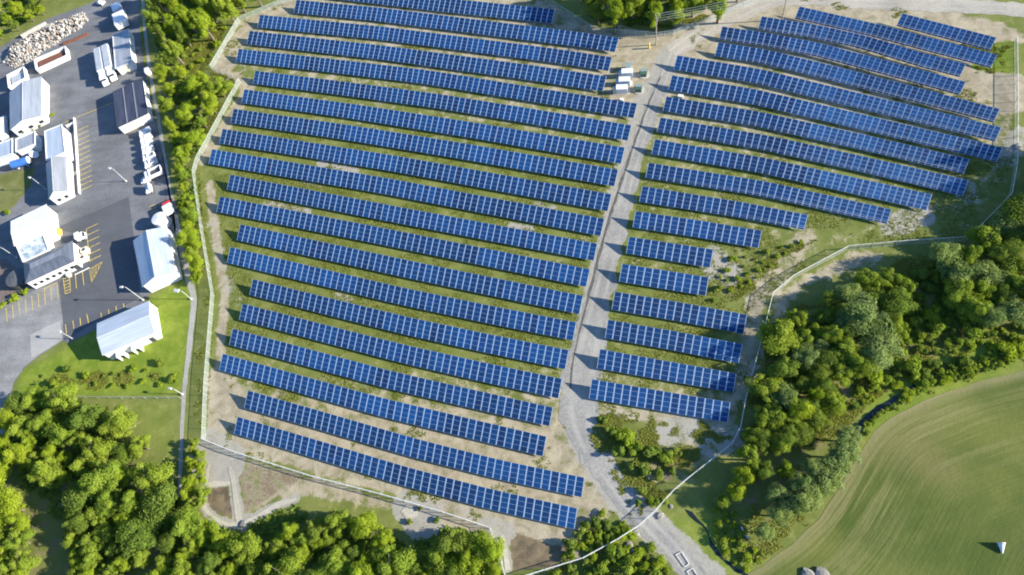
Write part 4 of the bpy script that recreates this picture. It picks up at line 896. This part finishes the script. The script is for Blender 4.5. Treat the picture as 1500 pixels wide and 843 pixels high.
# ================================================================ trees and shrubs
def crown_mesh(name, mat, seed, lobes, leaves, size, tall=1.0, ragged=.25):
    """leaf-sized faces spread through a cluster of uneven lobes; unit radius, origin at the crown's middle"""
    r = np.random.default_rng(seed); cs = []
    for i in range(lobes):
        d = r.normal(size=3); d /= np.linalg.norm(d); rad = r.uniform(.25, .84); c = d*rad; c[2] *= tall*.85
        cs.append((c, r.uniform(.16, .46)*(1.15-.35*rad)))
    cs.append((np.zeros(3), .48)); wts = np.array([c[1]**2 for c in cs]); wts /= wts.sum()
    pick = r.choice(len(cs), leaves, p=wts); ctr = np.array([c[0] for c in cs])[pick]; rr = np.array([c[1] for c in cs])[pick]
    st_ = r.uniform(.62, 1.45, (len(cs), 3)); d = r.normal(size=(leaves, 3)); d[:, 2] = np.abs(d[:, 2])*.9+d[:, 2]*.25; d /= np.linalg.norm(d, axis=1)[:, None]
    k = 1-np.abs(r.normal(0, .12, leaves))+r.normal(0, ragged*.34, leaves)+(r.uniform(0, 1, leaves) < .10)*r.uniform(.0, .38, leaves); p = ctr+d*st_[pick]*(rr*k)[:, None]*np.array([1, 1, max(.8, tall*.9)])
    nrm = d+r.normal(0, .38, (leaves, 3)); nrm /= np.linalg.norm(nrm, axis=1)[:, None]
    t = np.cross(nrm, r.normal(size=(leaves, 3))); t /= np.linalg.norm(t, axis=1)[:, None]; b = np.cross(nrm, t)
    s = size*r.uniform(.6, 1.35, leaves)[:, None]; v = np.stack([p-t*s, p-b*s*.62, p+t*s, p+b*s*.62], 1).reshape(-1, 3)
    me = bpy.data.meshes.new(name); me.vertices.add(len(v)); me.vertices.foreach_set('co', v.astype(np.float32).ravel())
    me.loops.add(len(v)); me.loops.foreach_set('vertex_index', np.arange(len(v), dtype=np.int32)); me.polygons.add(leaves)
    me.polygons.foreach_set('loop_start', np.arange(0, len(v), 4, dtype=np.int32)); me.polygons.foreach_set('loop_total', np.full(leaves, 4, np.int32)); me.update(calc_edges=True)
    lobe_v = r.uniform(0, 1, len(cs))[pick]*.6+r.uniform(0, 1, leaves)*.4
    at = me.attributes.new('leafvar', 'FLOAT', 'FACE'); at.data.foreach_set('value', lobe_v.astype(np.float32)); me.materials.append(mat); return me
def trunk_mesh(name, seed):
    r = random.Random(seed); m = MB(); m.tube((0, 0, 0), (.02, .01, .55), .05, .034, 8); m.tube((.02, .01, .55), (.0, .03, .95), .034, .012, 6)
    for i in range(6):
        a = i*1.05+r.uniform(-.3, .3); z = .32+.09*i; L = r.uniform(.18, .34); m.tube((.01, .01, z), (L*math.cos(a), L*math.sin(a), z+L*.8), .018, .005, 5)
    return m.mesh(name, M['bark'])
TR = [trunk_mesh('trunk', i) for i in range(3)]
KINDS = {'yellow': 'leaf_yellow', 'fresh': 'leaf_fresh', 'mid': 'leaf_mid', 'grey': 'leaf_grey', 'red': 'leaf_red'}
CR = {}; SH = {}
for i, (k, mt) in enumerate(KINDS.items()):
    CR[k] = [crown_mesh('crown', M[mt], 10*i+j, 24+7*j, 10500, .043, [1.0, 1.25, .85][j]) for j in range(3)]
    SH[k] = [crown_mesh('foliage', M[mt], 200+10*i+j, 9+3*j, 1700, .10, .8) for j in range(2)]
stm = MB()
for i in range(6): a = i*1.05; stm.tube((0, 0, 0), (.35*math.cos(a), .35*math.sin(a), .6), .04, .012, 5)
STEMS = stm.mesh('stems', M['bark'])
WORD = {'yellow': 'yellow-green', 'fresh': 'fresh green', 'mid': 'mid-green', 'grey': 'grey-green', 'red': 'reddish'}
plants = []          # (kind 'tree'/'shrub', u, v, radius, height, tone, cluster)
def tree(u, v, r, h, tone, cl): plants.append(('tree', u, v, r, h, tone, cl))
def shrub(u, v, r, tone, cl): plants.append(('shrub', u, v, r, r*1.25, tone, cl))
def fill(poly, gap, rr, hr, tones, cl, seed, kind='tree', keep=()):
    """scatter plants through a surveyed patch, no two closer than the gap (photo points)"""
    r = random.Random(seed); us = [p[0] for p in poly]; vs2 = [p[1] for p in poly]; pts = [k for k in keep]; out = 0
    for _ in range(6000):
        u, v = r.uniform(min(us), max(us)), r.uniform(min(vs2), max(vs2))
        if not pip(np.array([float(u)]), np.array([float(v)]), poly)[0]: continue
        s = r.choice((r.uniform(.6, .95), r.uniform(.85, 1.5)))
        gg = gap*(1.2 if kind == 'tree' else 1)
        if any((u-a)**2+(v-b)**2 < (gg*(s+c)/2)**2 for a, b, c in pts): continue
        pts.append((u, v, s)); t = r.choice(tones); rad = np.interp(s, [.6, 1.45], (rr[0]*.9, rr[1]*1.3))
        if not (-45 < u < 1545 and -45 < v < 885) and 'beyond' not in cl: continue
        if kind == 'tree': tree(u, v, rad, np.interp(s+r.uniform(-.2, .2), [.55, 1.5], hr), t, cl)
        else: shrub(u, v, rad, t, cl)
# wood at the bottom left
fill([(0,605),(25,590),(70,578),(125,585),(160,605),(185,632),(215,655),(228,700),(226,745),(120,745),(105,700),(40,690),(0,690)], 25, (2.6,4.6), (6,11.5), ['fresh','fresh','yellow','mid'], 'the upper part of the bottom left wood', 1)
fill([(100,735),(228,735),(255,745),(284,752),(296,772),(335,798),(405,790),(445,766),(500,758),(560,772),(600,806),(650,778),(712,788),(728,830),(730,860),(110,860)], 25, (2.5,4.4), (5,9.5), ['fresh','yellow','fresh','yellow','mid'], 'the lower part of the bottom left wood', 2)
fill([(-20,700),(30,735),(42,800),(30,860),(-20,860)], 25, (2.6,4.2), (7,11), ['fresh','yellow'], 'the bottom left corner', 3)
fill([(286,640),(298,660),(296,740),(280,742),(272,720)], 13, (1.4,2.2), (3.5,5), ['yellow','fresh'], 'the strip beside the settling basin', 4)
# hedge belt left of the field
fill([(218,-20),(390,-20),(345,14),(300,36),(268,50),(252,76),(238,60),(224,30)], 21, (2.6,4.2), (11,16), ['yellow','fresh','fresh','mid'], 'the top of the green belt left of the field', 5)
fill([(240,92),(285,108),(325,125),(306,165),(286,200),(272,232),(256,228),(248,175),(236,120)], 20, (2.2,3.8), (6,9), ['yellow','fresh','yellow'], 'the green belt left of the field, by the fence corner', 6)
fill([(256,228),(271,238),(284,330),(294,402),(284,412),(273,345),(267,290),(263,262)], 12, (1.8,2.9), (4.5,7), ['yellow','fresh','yellow'], 'the narrow hedge between the sheds and the solar field', 7)
fill([(-20,-20),(75,-20),(62,12),(40,30),(0,50),(-20,55)], 20, (2.2,3.6), (5,8), ['yellow','fresh','mid'], 'the top left corner', 8)
# wood at the top
fill([(850,-20),(1085,-20),(1062,8),(1012,24),(972,26),(935,26),(905,32),(872,24)], 24, (2.8,4.4), (10,15), ['fresh','yellow','mid'], 'the wood at the top behind the utility pole', 9)
# wood on the right
fill([(1135,490),(1180,455),(1245,425),(1292,400),(1335,402),(1330,470),(1290,520),(1240,545),(1225,600),(1185,640),(1155,668),(1120,660),(1112,610),(1122,550)], 25, (2.6,4.2), (5,8.5), ['mid','mid','fresh','fresh','grey'], 'the wood right of the long pale fence', 10)
fill([(1385,375),(1425,360),(1450,345),(1482,310),(1520,290),(1580,260),(1580,420),(1470,470),(1405,455)], 27, (3.0,4.8), (6,10), ['mid','fresh','grey'], 'the wood at the right edge', 11)
fill([(1532,195),(1640,195),(1690,340),(1570,340)], 32, (3.2,4.6), (11,14), ['mid','fresh'], 'the trees beyond the right edge', 12)
for u, v, r, h in [(1243,640,2.4,7),(1238,664,2.8,8),(1222,684,2.6,7.5),(1212,702,2.9,8),(1192,712,2.6,7.5),(1180,730,2.7,7.5),(1160,738,2.6,7),(1143,752,2.4,6.5),(1168,714,2.4,7),(1142,724,2.5,7.5),(1190,692,2.4,7),(1120,778,1.9,4.5)]: tree(u, v, r*1.15, h, 'grey', 'the row of round trees along the mown field')
for u, v, r, h, t in [(1108,640,3.2,5.5,'fresh'),(1120,612,3.0,5.5,'fresh'),(1098,668,2.8,7,'fresh'),(1088,700,2.6,6,'yellow'),(1078,722,2.2,5,'yellow'),(1150,640,3,6,'mid'),(1118,690,2.4,5.5,'mid'),(1060,735,1.8,4,'fresh'),(1170,600,2.8,7,'yellow'),(1196,575,2.6,6.5,'yellow'),(1150,690,2.2,5,'yellow')]: tree(u, v, r, h, t, 'the slope between the fence and the round trees')
fill([(1340,430),(1400,470),(1480,478),(1520,470),(1520,505),(1440,535),(1380,545),(1330,565),(1290,575),(1262,600),(1240,590),(1260,555),(1310,530)], 19, (1.0,2.4), 0, ['fresh','mid','yellow','fresh'], 'the scrub above the dark ditch', 13, 'shrub')
fill([(1264,640),(1300,602),(1350,574),(1420,550),(1500,526),(1500,500),(1425,530),(1352,556),(1310,588),(1285,606),(1264,625)], 10, (.8,1.5), 0, ['fresh','mid','yellow','fresh'], 'the low hedge between the ditch and the mown field', 23, 'shrub')
# shrubs
for u, v, r, t in [(897,632,2.0,'mid'),(918,640,2.6,'yellow'),(932,655,2.3,'fresh'),(907,660,2.2,'mid'),(955,662,2.6,'mid'),(975,672,2.2,'fresh'),(990,662,1.6,'mid'),(945,690,2.0,'mid'),(925,682,1.5,'mid'),(965,695,1.8,'mid'),(985,690,1.4,'mid'),(940,720,1.5,'mid'),(955,735,1.6,'fresh'),(935,737,1.2,'mid'),(885,615,1.4,'mid'),(975,735,1.1,'fresh')]: shrub(u, v, r, t, 'the patch between the road bend and the lowest right rows')
fill([(850,770),(880,752),(915,770),(925,785),(890,800),(850,812),(820,822),(835,795)], 16, (1.2,2.0), 0, ['fresh','yellow','mid'], 'the patch right of the bare soil at the bottom', 14, 'shrub')
fill([(800,845),(905,800),(960,800),(985,850),(800,860)], 17, (1.1,2.0), 0, ['fresh','mid','yellow'], 'the bottom edge left of the road', 15, 'shrub')
fill([(60,548),(110,538),(170,545),(235,530),(255,545),(250,568),(150,566),(50,572)], 19, (.7,1.5), 0, ['fresh','mid','yellow'], 'the rough strip above the low grey fence', 16, 'shrub')
fill([(262,55),(330,40),(305,98),(275,100),(258,80)], 17, (.9,1.7), 0, ['yellow','fresh'], 'the rough gap in the green belt', 17, 'shrub')
fill([(1290,430),(1345,395),(1400,372),(1410,365),(1380,420),(1340,440)], 20, (1.6,2.6), 0, ['mid','fresh'], 'the dip in the right wood', 18, 'shrub')
fill([(1040,740),(1075,748),(1095,800),(1120,812),(1095,838),(1070,825),(1050,790)], 15, (.7,1.3), 0, ['fresh','yellow'], 'the bank left of the round trees', 19, 'shrub')
fill([(1060,380),(1110,370),(1180,350),(1120,400),(1090,420),(1045,440)], 17, (.6,1.3), 0, ['yellow','fresh'], 'the rough ground right of the short rows', 20, 'shrub')
for u, v, r in [(4,446,1.5),(20.8,437,1.7),(35.7,428,1.5)]: shrub(u, v, r, 'yellow', 'the kerb below the dark round tank')
for u, v, r in [(33,194,1.3),(48,188.5,1.1),(58,183,1.3)]: shrub(u, v, r, 'mid', 'the white gable wall of the workshop')
shrub(77, 164+4, 1.0, 'yellow', 'the right wall of the workshop'); shrub(102, 208, .9, 'red', 'the sunken ramp'); shrub(101, 216, .8, 'red', 'the sunken ramp'); shrub(10, 311, 1.4, 'yellow', 'the small lawn left of the white hall')
for u, v, r in [(615,745,.8),(640,762,1.0),(600,765,1.0)]: shrub(u, v, r, 'mid', 'the small round basin')

COUNT = ['first','second','third','fourth','fifth','sixth','seventh','eighth','ninth','tenth','eleventh','twelfth','thirteenth','fourteenth','fifteenth','sixteenth','seventeenth','eighteenth','nineteenth','twentieth']
byc = {}
for p in plants: byc.setdefault((p[0], p[6]), []).append(p)
RANK = ['back', 'second', 'third', 'fourth', 'fifth', 'sixth', 'seventh', 'eighth']
for (kind, cl), lst in byc.items():
    lst.sort(key=lambda p: p[2]); n = len(lst); per = max(1, min(n, 9)) if n <= 9 else 7; ranks = [lst[i:i+per] for i in range(0, n, per)]
    for ri, rk in enumerate(ranks):
        rk.sort(key=lambda p: p[1])
        for ci, (_, u, v, r, h, tone, _c) in enumerate(rk):
            big = 'small' if r < 1.6 else 'mid-sized' if r < 2.9 else 'broad'
            where = '%s from left' % COUNT[ci] if len(rk) > 1 else ''
            if len(ranks) > 1: where += ' in %s rank from top' % COUNT[ri]
            short = cl
            lab = ('%s %s %s, %s, %s' % (WORD[tone], kind, 'of '+short if False else 'in '+short, big, where)).rstrip(', ')
            lab = '%s %s %s, %s' % (big, WORD[tone], kind, where) if where else '%s %s %s' % (big, WORD[tone], kind)
            lab += ', '+short.replace('the ', '', 1) if False else ', '+short
            words = lab.split()
            if len(words) > 16: lab = lab.replace(' from top', '').replace(' rank', ' line'); words = lab.split()
            if len(words) > 16: lab = ' '.join(x for x in words if x not in ('mid-sized', 'small', 'broad')); words = lab.split()
            if len(words) > 16: lab = lab.replace('the ', ''); words = lab.split()
            if len(words) > 16: lab = lab.replace(' from left', ' along'); words = lab.split()
            if len(words) > 16: lab = ' '.join(words[:16])
            p = P(u, v, h*.56 if kind == 'tree' else r*.5); root = empty(kind, (p[0], p[1], 0), rnd.uniform(0, 6.28)); tag(root, lab, kind, '%ss: %s' % (kind, cl.replace('the ', '', 1)))
            pool = CR if kind == 'tree' else SH; me = rnd.choice(pool[tone])
            c = bpy.data.objects.new('crown' if kind == 'tree' else 'foliage', me); C.objects.link(c); c.parent = root
            zc = h*.56 if kind == 'tree' else r*.5
            c.location = (0, 0, zc); c.scale = (r*1.08, r*rnd.uniform(.9, 1.15), h*.5 if kind == 'tree' else r*.8); c.rotation_euler = (rnd.uniform(-.12, .12), rnd.uniform(-.12, .12), 0)
            if kind == 'tree':
                t = bpy.data.objects.new('trunk', rnd.choice(TR)); C.objects.link(t); t.parent = root; t.scale = (h*.8, h*.8, h*.92)
            else:
                t = bpy.data.objects.new('stems', STEMS); C.objects.link(t); t.parent = root; t.scale = (r, r, r)

# ================================================================ ground cover: weeds and long grass, uncountable
def weeds(name, mat, pts_fn, count, size, seed, blades=3):
    r = np.random.default_rng(seed); x, y, s = pts_fn(r, count); n = len(x)
    a = r.uniform(0, 6.283, (n, blades)); L = (size*s)[:, None]*r.uniform(.6, 1.3, (n, blades)); w_ = L*.34
    cx, cy = x[:, None]+np.cos(a)*L*.1, y[:, None]+np.sin(a)*L*.1; lean = r.uniform(.55, 1.25, (n, blades))
    tx, ty, tz = cx+np.cos(a)*L*lean, cy+np.sin(a)*L*lean, L*.75*(1.2-lean*.6)
    bx, by = -np.sin(a)*w_, np.cos(a)*w_; z0 = np.full_like(cx, .0)
    v = np.stack([np.stack([cx-bx, cy-by, z0], -1), np.stack([cx+bx, cy+by, z0], -1), np.stack([tx+bx*.5, ty+by*.5, tz], -1), np.stack([tx-bx*.5, ty-by*.5, tz], -1)], 2).reshape(-1, 3)
    m = len(v)//4; me = bpy.data.meshes.new(name); me.vertices.add(len(v)); me.vertices.foreach_set('co', v.astype(np.float32).ravel()); me.loops.add(len(v)); me.loops.foreach_set('vertex_index', np.arange(len(v), dtype=np.int32))
    me.polygons.add(m); me.polygons.foreach_set('loop_start', np.arange(0, len(v), 4, dtype=np.int32)); me.polygons.foreach_set('loop_total', np.full(m, 4, np.int32)); me.update(calc_edges=True)
    at = me.attributes.new('leafvar', 'FLOAT', 'FACE'); at.data.foreach_set('value', np.repeat(r.uniform(0, 1, n), blades).astype(np.float32)); me.materials.append(mat)
    o = bpy.data.objects.new(name, me); C.objects.link(o); tag(o, kind='stuff'); return o
def vnoise(x, y, sc_, seed):
    r = np.random.default_rng(seed); T = r.uniform(0, 1, (256, 256)); x, y = x/sc_+1000, y/sc_+1000; xi, yi = np.floor(x).astype(int), np.floor(y).astype(int); fx_, fy_ = x-xi, y-yi
    fx_, fy_ = fx_*fx_*(3-2*fx_), fy_*fy_*(3-2*fy_); g_ = lambda i, j: T[i % 256, j % 256]
    return g_(xi, yi)*(1-fx_)*(1-fy_)+g_(xi+1, yi)*fx_*(1-fy_)+g_(xi, yi+1)*(1-fx_)*fy_+g_(xi+1, yi+1)*fx_*fy_
ROADC = W([(992,70),(972,115),(955,160),(937,210),(922,260),(910,310),(898,360),(885,410),(873,460),(862,510),(850,560),(850,610),(866,655),(893,698),(922,737),(957,775),(992,812),(1022,848)])
TRACK = W([(330,95),(300,232),(308,300),(318,360),(328,430),(322,500),(316,600),(320,650)])
def in_field(r, count):
    q = W(ARRAY); qx = [p[0] for p in q]; qy = [p[1] for p in q]; x = r.uniform(min(qx), max(qx), count*3); y = r.uniform(min(qy), max(qy), count*3); u, v = proj(x, y)
    den = np.interp(v, [0, 80, 200, 260, 440, 540, 600, 700, 780], [.04, .07, .26, .60, .68, .50, .16, .03, .05])+.02*((u > 1050) & (v > 330))
    n = .6*vnoise(x, y, 5.5, 1)+.4*vnoise(x, y, 1.8, 2); k = pip(x, y, q) & (segdist(x, y, ROADC) > 4.3) & (segdist(x, y, TRACK) > 2.2) & (n > .78-.52*den) & (r.uniform(0, 1, len(x)) < .9)
    return x[k][:count], y[k][:count], (.5+n[k][:count])
DITCH = W([(1253,662),(1257,632),(1278,606),(1308,586),(1334,571),(1350,560)])
def patch(polys, gaps=()):
    def f(r, count):
        X, Y, S = [], [], []
        areas = [abs(sum(a[0]*b[1]-b[0]*a[1] for a, b in zip(W(p), W(p)[1:]+W(p)[:1])))/2 for p in polys]; tot = sum(areas)
        for pl, ar in zip(polys, areas):
            q = W(pl); qx = [p[0] for p in q]; qy = [p[1] for p in q]; m = int(count*ar/tot*2.2); x = r.uniform(min(qx), max(qx), m); y = r.uniform(min(qy), max(qy), m); n = .6*vnoise(x, y, 4.5, 3)+.4*vnoise(x, y, 1.4, 4)
            k = pip(x, y, q) & (n > .44+.25*np.clip(1-segdist(x, y, q, True)/2.5, 0, 1)) & (segdist(x, y, DITCH) > 2.2); X.append(x[k]); Y.append(y[k]); S.append(.5+n[k])
        return np.concatenate(X), np.concatenate(Y), np.concatenate(S)
    return f
weeds('weeds', M['blades'], in_field, 105000, .25, 1)
weeds('long_grass', M['blades'], patch([[(262,50),(335,32),(306,98),(350,120),(300,215),(262,215),(240,100)], [(285,250),(297,260),(312,430),(300,640),(284,640),(290,430)], [(1262,560),(1340,520),(1500,470),(1520,535),(1400,565),(1300,612),(1250,668),(1215,735),(1180,775),(1140,805),(1100,835),(1050,830),(1060,750),(1120,720),(1200,660)],
    [(1110,372),(1170,350),(1195,352),(1150,388),(1120,400)], [(1060,420),(1100,405),(1110,425),(1075,445)], [(1400,62),(1484,62),(1484,112),(1425,105)], [(880,590),(940,598),(1060,625),(1080,640),(985,715),(935,765),(905,735),(880,680),(862,630)], [(830,770),(870,745),(935,785),(985,843),(780,843),(850,815)], [(1120,480),(1240,400),(1420,352),(1490,290),(1490,470),(1310,560),(1240,650),(1080,720),(1085,640),(1100,560)], [(860,50),(985,50),(1060,18),(1000,20),(880,30)], [(40,560),(75,548),(120,552),(160,540),(205,548),(240,532),(262,545),(250,566),(200,560),(140,572),(90,566)]]), 85000, .33, 2)
weeds('woodland_undergrowth', M['leaf_mid'], patch([[(0,600),(70,578),(160,600),(235,690),(262,735),(330,778),(430,742),(520,752),(600,800),(650,775),(715,782),(735,843),(110,843),(90,760),(0,700)], [(220,-15),(380,-15),(300,40),(250,110),(232,90)], [(240,100),(330,125),(290,230),(300,405),(285,415),(255,230)], [(855,-15),(1080,-15),(960,45),(870,40)], [(0,-15),(70,-15),(40,30),(0,48)], [(1125,500),(1180,455),(1245,425),(1335,402),(1420,365),(1490,300),(1500,470),(1405,470),(1310,540),(1240,560),(1225,600),(1170,665),(1110,690),(1108,610)]]), 52000, .75, 3)
